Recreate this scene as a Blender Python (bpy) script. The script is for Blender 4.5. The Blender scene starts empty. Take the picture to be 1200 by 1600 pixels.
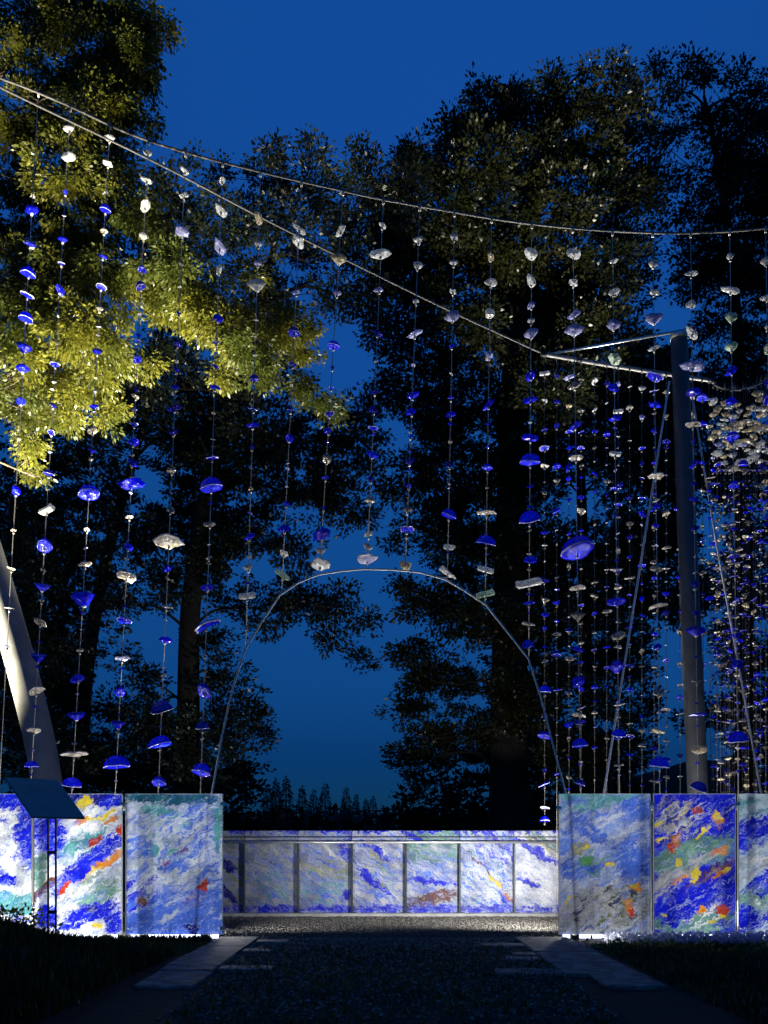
import bpy, bmesh, math, random
import numpy as np
from mathutils import Vector, Matrix, noise as mnoise

random.seed(7)
rng = np.random.default_rng(11)
SC = bpy.context.scene
C = SC.collection
R = math.radians

# ------------------------------------------------------------------ camera, sky, lights, exposure
CAM_H, FPX = 0.97, 1500.0
cam_d = bpy.data.cameras.new('camera')
cam = bpy.data.objects.new('camera', cam_d)
C.objects.link(cam)
cam.location = (0, 0, CAM_H)
cam.rotation_euler = (R(90), 0, 0)
cam_d.sensor_width = 36
cam_d.lens = FPX / 1600 * 36
cam_d.shift_y = 520 / 1600
cam_d.clip_start = 0.1
cam_d.clip_end = 6000
SC.camera = cam

W = bpy.data.worlds.new('World')
SC.world = W
W.use_nodes = True
nt = W.node_tree
nt.nodes.clear()
wo = nt.nodes.new('ShaderNodeOutputWorld')
bg = nt.nodes.new('ShaderNodeBackground')
sky = nt.nodes.new('ShaderNodeTexSky')
sky.sky_type = 'NISHITA'
sky.sun_disc = False
sky.sun_elevation = R(8.0)
sky.sun_rotation = R(185)
sky.ozone_density = 6.0
sky.dust_density = 0.3
tint = nt.nodes.new('ShaderNodeMixRGB')
tint.blend_type = 'MULTIPLY'
tint.inputs[0].default_value = 1.0
# dusk gradient: the night haze dims and blues the sky towards the horizon all the way round
wc = nt.nodes.new('ShaderNodeTexCoord')
sep = nt.nodes.new('ShaderNodeSeparateXYZ')
nt.links.new(wc.outputs['Generated'], sep.inputs[0])
ramp = nt.nodes.new('ShaderNodeValToRGB')
cr = ramp.color_ramp
cr.elements[0].position = 0.0
cr.elements[0].color = (0.012, 0.070, 0.17, 1)
cr.elements[1].position = 0.66
cr.elements[1].color = (0.24, 0.69, 1.10, 1)
for ps, cl in ((0.093, (0.017, 0.092, 0.216)), (0.158, (0.043, 0.16, 0.30)), (0.328, (0.093, 0.295, 0.47)), (0.523, (0.176, 0.50, 0.82))):
    el = cr.elements.new(ps)
    el.color = (*cl, 1)
nt.links.new(sep.outputs['Z'], ramp.inputs[0])
nt.links.new(ramp.outputs[0], tint.inputs[2])
nt.links.new(sky.outputs[0], tint.inputs[1])
nt.links.new(tint.outputs[0], bg.inputs[0])
bg.inputs[1].default_value = 0.15
nt.links.new(bg.outputs[0], wo.inputs[0])

SC.view_settings.view_transform = 'Standard'
SC.view_settings.look = 'None'
SC.view_settings.exposure = 0.0
SC.view_settings.gamma = 1.0
SC.view_settings.use_curve_mapping = False
SC.render.engine = 'CYCLES'
SC.cycles.use_denoising = True
SC.cycles.max_bounces = 6
SC.cycles.diffuse_bounces = 2
SC.cycles.glossy_bounces = 2
SC.cycles.transmission_bounces = 4
SC.cycles.transparent_max_bounces = 12
SC.cycles.sample_clamp_indirect = 3.0
SC.cycles.caustics_reflective = False
SC.cycles.caustics_refractive = False


def P(px, py, d):
    """point of the place seen at photo pixel (px, py) and d metres ahead"""
    return Vector(((px - 600) * d / FPX, d, CAM_H + (1320 - py) * d / FPX))


def spot(name, loc, aim, power, angle, col=(1, 0.97, 0.92), size=0.08, blend=0.8):
    l = bpy.data.lights.new(name, 'SPOT')
    l.energy = power
    l.color = col
    l.spot_size = R(angle)
    l.spot_blend = blend
    l.shadow_soft_size = size
    o = bpy.data.objects.new(name, l)
    C.objects.link(o)
    o.location = loc
    o.rotation_euler = (Vector(aim) - Vector(loc)).to_track_quat('-Z', 'Y').to_euler()
    return o


WHITE = (1, 0.98, 0.95)
# ground floods behind the glass panels (their bodies are built further down)
FLOODS = []


def flood(loc, aim, power, angle, col=WHITE, size=0.07, blend=0.8):
    FLOODS.append((Vector(loc), Vector(aim)))
    spot('floodlight_beam', loc, aim, power, angle, col, size, blend)


# behind the left panels
flood((-4.15, 11.0, 0.16), (-4.0, 9.83, 0.75), 300, 130)
flood((-3.15, 11.0, 0.16), (-3.1, 9.83, 0.75), 125, 125)
flood((-1.75, 11.15, 0.16), (-2.15, 9.83, 0.75), 75, 125)
# behind the right panels
flood((2.15, 11.1, 0.16), (2.3, 9.83, 0.7), 62, 125)
flood((3.25, 11.1, 0.16), (3.2, 9.83, 0.7), 85, 125)
flood((4.2, 11.1, 0.16), (4.1, 9.83, 0.7), 85, 125)
# beside the crossing path, on the parapet
flood((2.15, 10.1, 0.45), (0.7, 13.0, 0.9), 1250, 90, blend=1.0)
flood((-2.1, 10.1, 0.45), (0.9, 13.0, 0.9), 330, 80, blend=1.0)
# low light at the foot of the pale blue panel, over the planting
flood((1.97, 9.62, 0.10), (3.8, 8.5, 0.12), 22, 80, (0.85, 0.9, 1.0))
# uplights for the hanging glass, beyond the parapet
for fx, ax, fp in ((-4.6, -4.2, 1300), (-2.2, -2.4, 1500), (0.2, 0.2, 2200), (2.4, 2.4, 2500), (4.9, 4.0, 1500)):
    flood((fx, 14.8, 0.2), (ax, 10.4, 7.4), fp, 62, blend=1.0)
flood((6.0, 18.5, 0.2), (4.6, 12.8, 6.6), 5200, 44, blend=1.0)
# short-throw floods behind the panels, up into the lower glass and the arch
for fx, fy, ax, fp in ((-3.55, 11.3, -3.3, 150), (-2.0, 11.4, -1.6, 190), (2.1, 11.3, 1.7, 190), (3.3, 11.0, 3.1, 120)):
    flood((fx, fy, 0.2), (ax, 10.4, 2.8), fp, 110)
# uplights for the trees, with unseen fill beams added for the left one
flood((-2.5, 11.9, 0.2), (-3.4, 13.0, 8.4), 2600, 58, (1, 0.93, 0.72))
flood((-5.6, 10.2, 0.2), (-4.9, 13.2, 12.4), 15000, 60, (1, 0.93, 0.72))
flood((-1.9, 10.6, 0.2), (-4.7, 13.0, 11.4), 22000, 40, (1, 0.93, 0.72))  # added fill from the right, lightens the crown top its own foliage shades
flood((-2.0, 11.0, 0.2), (-1.25, 12.9, 7.2), 3600, 30, (1, 0.93, 0.72), blend=1.0)  # added fill, brightens the dim branch tip
flood((3.75, 12.3, 0.2), (3.1, 19.2, 15.3), 15000, 24, (1, 0.93, 0.75))


# ------------------------------------------------------------------ helpers
def prop(o, label=None, cat=None, group=None, kind=None):
    if label:
        o['label'] = label
    if cat:
        o['category'] = cat
    if group:
        o['group'] = group
    if kind:
        o['kind'] = kind
    return o


def empty(name, loc, label, cat, group=None, rz=0):
    o = bpy.data.objects.new(name, None)
    o.empty_display_size = 0.2
    C.objects.link(o)
    o.location = loc
    o.rotation_euler = (0, 0, rz)
    return prop(o, label, cat, group)


def link(name, me, parent=None, loc=(0, 0, 0)):
    o = bpy.data.objects.new(name, me)
    C.objects.link(o)
    if parent is not None:
        o.parent = parent
    o.location = loc
    return o


def mesh_bm(name, bm, mats, smooth=False):
    me = bpy.data.meshes.new(name)
    bm.to_mesh(me)
    bm.free()
    for m in (mats if isinstance(mats, (list, tuple)) else [mats]):
        me.materials.append(m)
    if smooth:
        for p in me.polygons:
            p.use_smooth = True
    return me


def box(bm, lo, hi, mat=0, bevel=0.0):
    x0, y0, z0 = lo
    x1, y1, z1 = hi
    vs = [bm.verts.new(c) for c in ((x0, y0, z0), (x1, y0, z0), (x1, y1, z0), (x0, y1, z0),
                                    (x0, y0, z1), (x1, y0, z1), (x1, y1, z1), (x0, y1, z1))]
    fs = []
    for f in ((3, 2, 1, 0), (4, 5, 6, 7), (0, 1, 5, 4), (1, 2, 6, 5), (2, 3, 7, 6), (3, 0, 4, 7)):
        fc = bm.faces.new([vs[i] for i in f])
        fc.material_index = mat
        fs.append(fc)
    if bevel:
        es = list({e for f in fs for e in f.edges})
        bmesh.ops.bevel(bm, geom=es, offset=bevel, segments=1, affect='EDGES', material=mat)
    return fs


def tube(bm, pts, radii, n=6, cap=True, mat=0):
    pts = [Vector(p) for p in pts]
    if not isinstance(radii, (list, tuple)):
        radii = [radii] * len(pts)
    rings = []
    prev = None
    for i, p in enumerate(pts):
        t = (pts[min(i + 1, len(pts) - 1)] - pts[max(i - 1, 0)])
        if t.length < 1e-9:
            t = Vector((0, 0, 1))
        t.normalize()
        a = prev if prev is not None else (Vector((1, 0, 0)) if abs(t.x) < 0.8 else Vector((0, 1, 0)))
        a = (a - t * a.dot(t)).normalized()
        prev = a
        b = t.cross(a)
        rings.append([bm.verts.new(p + (a * math.cos(2 * math.pi * k / n) + b * math.sin(2 * math.pi * k / n)) * radii[i])
                      for k in range(n)])
    for r0, r1 in zip(rings[:-1], rings[1:]):
        for k in range(n):
            f = bm.faces.new((r0[k], r0[(k + 1) % n], r1[(k + 1) % n], r1[k]))
            f.smooth = True
            f.material_index = mat
    if cap:
        bm.faces.new(list(reversed(rings[0]))).material_index = mat
        bm.faces.new(rings[-1]).material_index = mat


def catmull(pts, per=6):
    pts = [Vector(p) for p in pts]
    out = []
    for i in range(len(pts) - 1):
        p0, p1, p2, p3 = pts[max(i - 1, 0)], pts[i], pts[i + 1], pts[min(i + 2, len(pts) - 1)]
        for k in range(per):
            t = k / per
            out.append(0.5 * ((2 * p1) + (p2 - p0) * t + (2 * p0 - 5 * p1 + 4 * p2 - p3) * t * t
                              + (3 * p1 - p0 - 3 * p2 + p3) * t ** 3))
    out.append(pts[-1])
    return out


# ------------------------------------------------------------------ materials
class G:
    """small node-graph helper"""

    def __init__(s, name):
        s.m = bpy.data.materials.new(name)
        s.m.use_nodes = True
        s.t = s.m.node_tree
        s.t.nodes.clear()
        s.out = s.n('ShaderNodeOutputMaterial')

    def n(s, kind, **kw):
        nd = s.t.nodes.new(kind)
        for k, v in kw.items():
            setattr(nd, k, v)
        return nd

    def l(s, a, b):
        s.t.links.new(a, b)

    def put(s, sock, v):
        if hasattr(v, 'is_linked'):
            s.l(v, sock)
        elif isinstance(v, (tuple, list)) and len(v) == 3 and sock.type == 'RGBA':
            sock.default_value = (*v, 1)
        else:
            sock.default_value = v

    def math(s, op, a, b=0.0, clamp=False):
        nd = s.n('ShaderNodeMath', operation=op, use_clamp=clamp)
        s.put(nd.inputs[0], a)
        s.put(nd.inputs[1], b)
        return nd.outputs[0]

    def mix(s, fac, a, b, mode='MIX'):
        nd = s.n('ShaderNodeMixRGB', blend_type=mode)
        s.put(nd.inputs[0], fac)
        s.put(nd.inputs[1], a)
        s.put(nd.inputs[2], b)
        return nd.outputs[0]

    def noise(s, vec, scale, detail=4, rough=0.55, dist=0.0):
        nd = s.n('ShaderNodeTexNoise')
        s.l(vec, nd.inputs['Vector'])
        nd.inputs['Scale'].default_value = scale
        nd.inputs['Detail'].default_value = detail
        nd.inputs['Roughness'].default_value = rough
        nd.inputs['Distortion'].default_value = dist
        return nd.outputs

    def ramp(s, v, lo, hi):
        nd = s.n('ShaderNodeMapRange', interpolation_type='SMOOTHSTEP')
        s.put(nd.inputs[0], v)
        nd.inputs[1].default_value = lo
        nd.inputs[2].default_value = hi
        return nd.outputs[0]

    def coord(s, which='Object'):
        return s.n('ShaderNodeTexCoord').outputs[which]

    def mapping(s, vec, loc=(0, 0, 0), rot=(0, 0, 0), scale=(1, 1, 1), kind='POINT'):
        nd = s.n('ShaderNodeMapping', vector_type=kind)
        s.l(vec, nd.inputs[0])
        nd.inputs[1].default_value = loc
        nd.inputs[2].default_value = rot
        nd.inputs[3].default_value = scale
        return nd.outputs[0]

    def bump(s, h, strength=0.4, dist=0.01):
        nd = s.n('ShaderNodeBump')
        nd.inputs['Strength'].default_value = strength
        nd.inputs['Distance'].default_value = dist
        s.l(h, nd.inputs['Height'])
        return nd.outputs[0]

    def surf(s, sh):
        s.l(sh, s.out.inputs[0])
        return s.m

    def principled(s, col, rough=0.6, metal=0.0, normal=None, spec=0.4):
        nd = s.n('ShaderNodeBsdfPrincipled')
        s.put(nd.inputs['Base Color'], col)
        s.put(nd.inputs['Roughness'], rough)
        nd.inputs['Metallic'].default_value = metal
        nd.inputs['Specular IOR Level'].default_value = spec
        if normal is not None:
            s.l(normal, nd.inputs['Normal'])
        return nd.outputs[0]

    def thin(s, col, trans=0.5, gloss=0.06, rough=0.2, normal=None):
        """diffuse + translucent sheet with a glossy coat"""
        d = s.n('ShaderNodeBsdfDiffuse')
        t = s.n('ShaderNodeBsdfTranslucent')
        g = s.n('ShaderNodeBsdfGlossy')
        g.inputs['Roughness'].default_value = rough
        s.put(d.inputs[0], col)
        s.put(t.inputs[0], col)
        if normal is not None:
            s.l(normal, d.inputs['Normal'])
            s.l(normal, g.inputs['Normal'])
        m1 = s.n('ShaderNodeMixShader')
        s.put(m1.inputs[0], trans)
        s.l(d.outputs[0], m1.inputs[1])
        s.l(t.outputs[0], m1.inputs[2])
        m2 = s.n('ShaderNodeMixShader')
        s.put(m2.inputs[0], gloss)
        s.l(m1.outputs[0], m2.inputs[1])
        s.l(g.outputs[0], m2.inputs[2])
        return m2.outputs[0]


def m_noise(name, c0, c1, scale=8, rough=0.8, bump=0.3, bdist=0.01, detail=6, spec=0.3, metal=0.0, which='Object'):
    g = G(name)
    v = g.coord(which)
    n = g.noise(v, scale, detail)
    n2 = g.noise(v, scale * 6, 3)
    f = g.ramp(g.math('ADD', g.math('MULTIPLY', n[0], 0.7), g.math('MULTIPLY', n2[0], 0.3)), 0.35, 0.65)
    return g.surf(g.principled(g.mix(f, c0, c1), rough, metal, g.bump(n2[0], bump, bdist), spec))


def m_leaf(name, c0, c1, c2, trans=0.4):
    g = G(name)
    inf = g.n('ShaderNodeNewGeometry')
    r = inf.outputs['Random Per Island']
    v = g.coord('Object')
    big = g.noise(v, 0.8, 2)[0]
    col = g.mix(r, c0, c1)
    col = g.mix(g.ramp(big, 0.42, 0.6), col, c2)
    return g.surf(g.thin(col, trans, 0.035, 0.35))


MAT = {}
MAT['ground'] = m_noise('lawn_soil', (0.010, 0.011, 0.007), (0.020, 0.019, 0.012), 3, 0.95, 0.6, 0.03)
MAT['gravel'] = m_noise('gravel_bed', (0.055, 0.052, 0.047), (0.09, 0.085, 0.075), 26, 0.95, 0.8, 0.02)
MAT['moss'] = m_noise('path_moss', (0.012, 0.013, 0.011), (0.035, 0.033, 0.028), 9, 0.95, 0.8, 0.02)
MAT['stone'] = m_noise('pebble_stone', (0.05, 0.047, 0.042), (0.15, 0.14, 0.12), 30, 0.9, 0.3)
MAT['stone_dark'] = m_noise('pebble_dark', (0.05, 0.05, 0.045), (0.30, 0.28, 0.23), 30, 0.9, 0.3)
MAT['slab'] = m_noise('concrete_slab', (0.05, 0.052, 0.046), (0.24, 0.235, 0.215), 7, 0.9, 0.35, 0.006)
MAT['kerb'] = m_noise('concrete_kerb', (0.16, 0.16, 0.16), (0.24, 0.24, 0.23), 7, 0.9, 0.35, 0.006)
MAT['steel'] = m_noise('brushed_steel', (0.55, 0.54, 0.52), (0.70, 0.69, 0.66), 14, 0.38, 0.05, 0.002, metal=0.85)
MAT['wire'] = m_noise('steel_wire', (0.34, 0.32, 0.28), (0.50, 0.47, 0.42), 30, 0.45, 0.05, 0.002, metal=0.4)
MAT['cable'] = m_noise('twisted_cable', (0.085, 0.08, 0.072), (0.14, 0.13, 0.118), 60, 0.55, 0.3, 0.003, metal=0.3)
MAT['rod'] = m_noise('galvanised_rod', (0.22, 0.21, 0.19), (0.34, 0.325, 0.30), 20, 0.6, 0.1, 0.002, metal=0.2)
MAT['bright'] = m_noise('bright_wire', (0.55, 0.53, 0.50), (0.75, 0.73, 0.70), 30, 0.6, 0.1, 0.002)
MAT['mast'] = m_noise('painted_mast', (0.050, 0.054, 0.060), (0.075, 0.080, 0.086), 6, 0.5, 0.08, 0.004, spec=0.4)
MAT['pale_mast'] = m_noise('pale_mast_paint', (0.17, 0.165, 0.155), (0.24, 0.235, 0.215), 5, 0.45, 0.06, 0.004)
MAT['dark_metal'] = m_noise('dark_metal', (0.012, 0.015, 0.018), (0.022, 0.025, 0.028), 12, 0.5, 0.1, 0.002, metal=0.3)
MAT['sign'] = m_noise('sign_plate', (0.004, 0.20, 0.24), (0.006, 0.25, 0.30), 6, 0.6, 0.04, 0.002, spec=0.1)
MAT['bark'] = m_noise('bark', (0.008, 0.007, 0.006), (0.020, 0.017, 0.013), 9, 0.95, 0.9, 0.03)
MAT['bark_pale'] = m_noise('pale_bark', (0.09, 0.072, 0.05), (0.19, 0.155, 0.105), 9, 0.95, 0.8, 0.02)
MAT['hill'] = m_noise('hill_woods', (0.008, 0.011, 0.010), (0.016, 0.020, 0.016), 0.08, 1.0, 0.5, 0.5)
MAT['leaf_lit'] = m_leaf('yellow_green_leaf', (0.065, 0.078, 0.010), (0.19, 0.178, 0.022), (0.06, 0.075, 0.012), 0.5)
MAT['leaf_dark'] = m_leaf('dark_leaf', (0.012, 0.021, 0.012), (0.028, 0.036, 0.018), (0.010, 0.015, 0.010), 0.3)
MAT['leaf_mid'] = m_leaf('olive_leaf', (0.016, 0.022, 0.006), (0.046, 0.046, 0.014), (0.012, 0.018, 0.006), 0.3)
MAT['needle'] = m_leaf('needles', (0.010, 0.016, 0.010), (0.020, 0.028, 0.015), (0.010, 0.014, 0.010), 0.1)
MAT['grass'] = m_leaf('grass_blade', (0.035, 0.045, 0.010), (0.085, 0.090, 0.022), (0.03, 0.035, 0.010), 0.4)
MAT['bed_leaf'] = m_leaf('bed_leaf', (0.07, 0.11, 0.02), (0.16, 0.17, 0.04), (0.06, 0.08, 0.018), 0.5)
MAT['petal'] = m_leaf('pale_petal', (0.55, 0.55, 0.62), (0.7, 0.68, 0.7), (0.4, 0.4, 0.6), 0.4)


def m_glass(name, c0, c1, trans=0.5, gloss=0.1, rough=0.12, scale=5.0):
    g = G(name)
    v = g.coord('Object')
    n = g.noise(v, scale, 4, 0.6)
    col = g.mix(g.ramp(n[0], 0.38, 0.62), c0, c1)
    return g.surf(g.thin(col, trans, gloss, rough, g.bump(n[0], 0.5, 0.05)))


MAT['g_blue'] = m_glass('cobalt_glass', (0.004, 0.006, 0.55), (0.012, 0.022, 0.95), 0.5, 0.07)
MAT['g_navy'] = m_glass('navy_glass', (0.004, 0.006, 0.26), (0.008, 0.012, 0.5), 0.5, 0.07)
MAT['g_white'] = m_glass('frosted_white_glass', (0.55, 0.56, 0.55), (0.88, 0.88, 0.84), 0.45, 0.08)
MAT['g_cream'] = m_glass('cream_glass', (0.50, 0.42, 0.26), (0.82, 0.72, 0.50), 0.45, 0.08)
MAT['g_green'] = m_glass('pale_green_glass', (0.45, 0.58, 0.42), (0.75, 0.85, 0.68), 0.45, 0.08)
MAT['g_grey'] = m_glass('smoky_glass', (0.16, 0.14, 0.12), (0.50, 0.45, 0.38), 0.4, 0.10)
MAT['g_lilac'] = m_glass('lilac_glass', (0.30, 0.31, 0.60), (0.62, 0.63, 0.86), 0.45, 0.08)
MAT['lip'] = m_glass('clear_glass_lip', (0.75, 0.70, 0.66), (0.95, 0.90, 0.86), 0.45, 0.12)


def m_clear():
    g = G('clear_glass_back')
    t = g.n('ShaderNodeBsdfTransparent')
    t.inputs[0].default_value = (0.94, 0.96, 0.95, 1)
    gl = g.n('ShaderNodeBsdfGlossy')
    gl.inputs['Roughness'].default_value = 0.08
    m = g.n('ShaderNodeMixShader')
    m.inputs[0].default_value = 0.05
    g.l(t.outputs[0], m.inputs[1])
    g.l(gl.outputs[0], m.inputs[2])
    return g.surf(m.outputs[0])


MAT['clear'] = m_clear()
MAT['glass_edge'] = m_glass('polished_glass_edge', (0.70, 0.72, 0.70), (0.9, 0.9, 0.86), 0.5, 0.1)

g = G('led_strip')
em = g.n('ShaderNodeEmission')
em.inputs[0].default_value = (0.72, 0.80, 1.0, 1)
em.inputs[1].default_value = 4.5
MAT['led'] = g.surf(em.outputs[0])

# colours of the fused glass
WHT, BLU, SKYB = (0.80, 0.80, 0.76), (0.010, 0.016, 0.62), (0.08, 0.18, 0.74)
TEAL, NAVY, GRN = (0.10, 0.36, 0.36), (0.006, 0.008, 0.20), (0.16, 0.32, 0.24)
RED, ORG, YEL, BRN = (0.55, 0.05, 0.02), (0.72, 0.24, 0.02), (0.78, 0.60, 0.05), (0.16, 0.06, 0.04)
GREY, BLK, PUR, PALE = (0.42, 0.41, 0.40), (0.04, 0.04, 0.05), (0.22, 0.08, 0.32), (0.50, 0.56, 0.72)
OLV, DTEAL = (0.34, 0.34, 0.20), (0.02, 0.11, 0.17)


def paint(name, base, layers, grain=0.5, trans=0.66, brush=33, gloss=0.03, grough=0.2):
    """fused-glass painting in the panel's own metres (x right, z up).
    ('s', colour, angle, along, across, lo, hi, seed) streaks; ('e', colour, x, z, rx, rz, angle, rough) a patch;
    ('es', colour, x, z, rx, rz, angle, s_angle, along, across, lo, hi) streaks kept inside a patch"""
    g = G(name)
    co = g.coord('Object')
    w = g.noise(co, 5.5, 4, 0.6)
    w2 = g.noise(co, 17, 4, 0.7)

    def warp(src, amt):
        sb = g.n('ShaderNodeVectorMath', operation='SUBTRACT')
        g.l(src[1], sb.inputs[0])
        sb.inputs[1].default_value = (0.5, 0.5, 0.5)
        sc = g.n('ShaderNodeVectorMath', operation='SCALE')
        g.l(sb.outputs[0], sc.inputs[0])
        sc.inputs['Scale'].default_value = amt
        return sc.outputs[0]
    ad = g.n('ShaderNodeVectorMath', operation='ADD')
    g.l(co, ad.inputs[0])
    g.l(warp(w, 0.20), ad.inputs[1])
    ad2 = g.n('ShaderNodeVectorMath', operation='ADD')
    g.l(ad.outputs[0], ad2.inputs[0])
    g.l(warp(w2, 0.11), ad2.inputs[1])
    v = ad2.outputs[0]
    fine = g.noise(co, 38, 5, 0.8)[0]

    def stroke_field(ang, al, ac, seed):
        mp = g.mapping(v, (seed * 2.3, seed * 1.9, seed * 3.3), (0, R(ang), 0), (1, 1, 1))
        return g.noise(g.mapping(mp, (0, 0, 0), (0, 0, 0), (al, 1, ac)), 1.0, 6, 0.7)[0]
    sf = g.math('ADD', g.math('MULTIPLY', stroke_field(brush, 7, 34, 3), 0.7), g.math('MULTIPLY', fine, 0.3))

    def streak(ang, along, across, lo, hi, seed):
        mp = g.mapping(v, (seed * 3.7, seed * 1.3, seed * 5.1), (0, R(ang), 0), (1, 1, 1))
        mp = g.mapping(mp, (0, 0, 0), (0, 0, 0), (along * 1.35, 1, across * 2.0))
        nn = g.noise(mp, 1.0, 6, 0.62)[0]
        nn = g.math('ADD', nn, g.math('MULTIPLY', g.math('SUBTRACT', sf, 0.5), 0.75))
        return g.ramp(nn, lo, hi)

    def patch(x, z, rx, rz, ang, rough):
        mp = g.mapping(v, (-x, 0, -z))
        mp = g.mapping(mp, (0, 0, 0), (0, R(ang), 0))
        mp = g.mapping(mp, (0, 0, 0), (0, 0, 0), (1 / rx, 0, 1 / rz))
        ln = g.n('ShaderNodeVectorMath', operation='LENGTH')
        g.l(mp, ln.inputs[0])
        d = g.math('ADD', ln.outputs['Value'], g.math('MULTIPLY', g.math('SUBTRACT', sf, 0.5), rough * 4.5))
        return g.math('SUBTRACT', 1.0, g.ramp(d, 0.74, 1.10))

    col = base
    first = True
    for i, L in enumerate(layers):
        if L[0] == 's':
            f = streak(*L[2:7], L[7] if len(L) > 7 else i)
        elif L[0] == 'e':
            f = patch(*L[2:7], L[7] if len(L) > 7 else 0.5)
        else:
            f = g.math('MULTIPLY', patch(*L[2:7], 0.6), streak(*L[7:12], i + 3))
        col = g.mix(f, col, L[1])
    # brush and frit grain: finer strokes along the main slope
    val = g.noise(g.mapping(v, (3, 1, 7), (0, 0, 0), (3.2, 1, 4.5)), 1.0, 5, 0.65)[0]
    col = g.mix(g.ramp(val, 0.62, 0.30), col, (0.45, 0.47, 0.55), 'MULTIPLY')
    st = streak(brush, 3.0, 20.0, 0.40, 0.62, 17)
    col = g.mix(g.math('MULTIPLY', g.math('SUBTRACT', 1.0, st), 0.55), col, (0.52, 0.56, 0.66), 'MULTIPLY')
    v1 = streak(brush + 4, 2.2, 22.0, 0.575, 0.62, 41)
    col = g.mix(g.math('MULTIPLY', v1, 0.6), col, (0.05, 0.10, 0.46))
    v2 = streak(brush - 6, 2.0, 26.0, 0.60, 0.64, 53)
    col = g.mix(g.math('MULTIPLY', v2, 0.5), col, (0.46, 0.52, 0.52))
    st2 = streak(brush, 5.0, 26.0, 0.54, 0.64, 29)
    col = g.mix(g.math('MULTIPLY', st2, 0.24), col, (0.55, 0.58, 0.62))
    gr = g.ramp(fine, 0.30, 0.70)
    col = g.mix(g.math('MULTIPLY', g.math('SUBTRACT', 1.0, gr), grain), col, (0.25, 0.27, 0.30), 'MULTIPLY')
    return g.surf(g.thin(col, trans, gloss, grough, g.bump(fine, 0.25, 0.004)))


# ------------------------------------------------------------------ the setting
def sheet(name, x0, y0, x1, y1, z, mat, nx=1, ny=1, fn=None):
    bm = bmesh.new()
    vs = [[bm.verts.new((x0 + (x1 - x0) * i / nx, y0 + (y1 - y0) * j / ny, z)) for i in range(nx + 1)] for j in range(ny + 1)]
    for j in range(ny):
        for i in range(nx):
            bm.faces.new((vs[j][i], vs[j][i + 1], vs[j + 1][i + 1], vs[j + 1][i]))
    if fn:
        for v in bm.verts:
            v.co.z += fn(v.co.x, v.co.y)
    o = link(name, mesh_bm(name, bm, mat, True))
    o['kind'] = 'structure'
    return o


sheet('ground', -900, -60, 900, 3000, 0.0, MAT['ground'])
sheet('crossing_path', -9, 9.92, 9, 12.95, 0.004, MAT['gravel'])
path = sheet('path', -1.27, 2.0, 1.33, 9.915, 0.004, MAT['moss'])


def bank_h(x, y):
    a = max(0.0, min(1.0, (-1.80 - x) / 1.15))
    b = min(1.0, max(0.0, (8.5 - y) / 1.6)) * min(1.0, max(0.0, (y - 2.4) / 1.5))
    return (0.43 * a + 0.03 * mnoise.noise(Vector((x * 1.7, y * 1.7, 0))) * min(1, a * 4)) * b


sheet('grass_bank', -6.0, 2.4, -1.75, 8.8, 0.003, MAT['ground'], 40, 50, bank_h)


# far hills
def hills():
    bm = bmesh.new()
    rows = []
    for j in range(5):
        row = []
        for i in range(80):
            x = -900 + 1800 * i / 79
            h = [0, 0.55, 1.0, 0.75, 0][j]
            base = 34 + 20 * mnoise.noise(Vector((x * 0.004, 2.2, 0))) + 5 * mnoise.noise(Vector((x * 0.02, 7, 0)))
            base += 45 * math.exp(-((x - 330) / 150) ** 2)
            base -= 16 * math.exp(-((x + 60) / 130) ** 2)
            row.append(bm.verts.new((x, 900 + 45 * j, -1 + h * max(8, base))))
        rows.append(row)
    for r0, r1 in zip(rows[:-1], rows[1:]):
        for i in range(79):
            bm.faces.new((r0[i], r0[i + 1], r1[i + 1], r1[i]))
    o = link('hills', mesh_bm('hills', bm, MAT['hill'], True))
    o['kind'] = 'structure'


hills()


# paving slabs, each a part of the path
def slab(x0, x1, y0, y1):
    bm = bmesh.new()
    j = lambda: random.uniform(-0.008, 0.008)
    box(bm, (0, 0, -0.03), (x1 - x0 - 0.012, y1 - y0 - 0.012, 0.022 + random.uniform(-0.004, 0.005)), bevel=0.008)
    for v in bm.verts:
        v.co.x += j()
        v.co.y += j()
    link('paving_slab', mesh_bm('paving_slab', bm, MAT['slab']), path, (x0, y0, 0.004))


for x0, x1, y0, y1 in ((-1.69, -1.27, 9.0, 9.9), (-1.70, -1.28, 8.35, 8.99), (-1.71, -1.27, 7.52, 8.34), (-1.69, -1.27, 6.45, 7.24),
                       (-1.70, -1.28, 7.25, 7.51), (-1.26, -0.93, 9.36, 9.62), (-1.27, -1.0, 8.58, 8.80), (-1.27, -0.84, 7.30, 7.52),
                       (1.34, 1.90, 9.25, 9.9), (1.33, 1.91, 8.5, 9.24), (1.34, 1.90, 7.72, 8.49), (1.34, 1.91, 7.05, 7.71),
                       (1.50, 1.91, 6.42, 7.04), (0.92, 1.33, 8.95, 9.22), (1.0, 1.32, 7.95, 8.2), (0.84, 1.33, 7.08, 7.38),
                       (1.12, 1.33, 8.22, 8.45)):
    slab(x0, x1, y0, y1)

# concrete kerb under the parapet
bm = bmesh.new()
box(bm, (-9, 12.88, -0.05), (9, 13.16, 0.05), bevel=0.012)
k = link('kerb', mesh_bm('kerb', bm, MAT['kerb']))
k['kind'] = 'structure'


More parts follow.
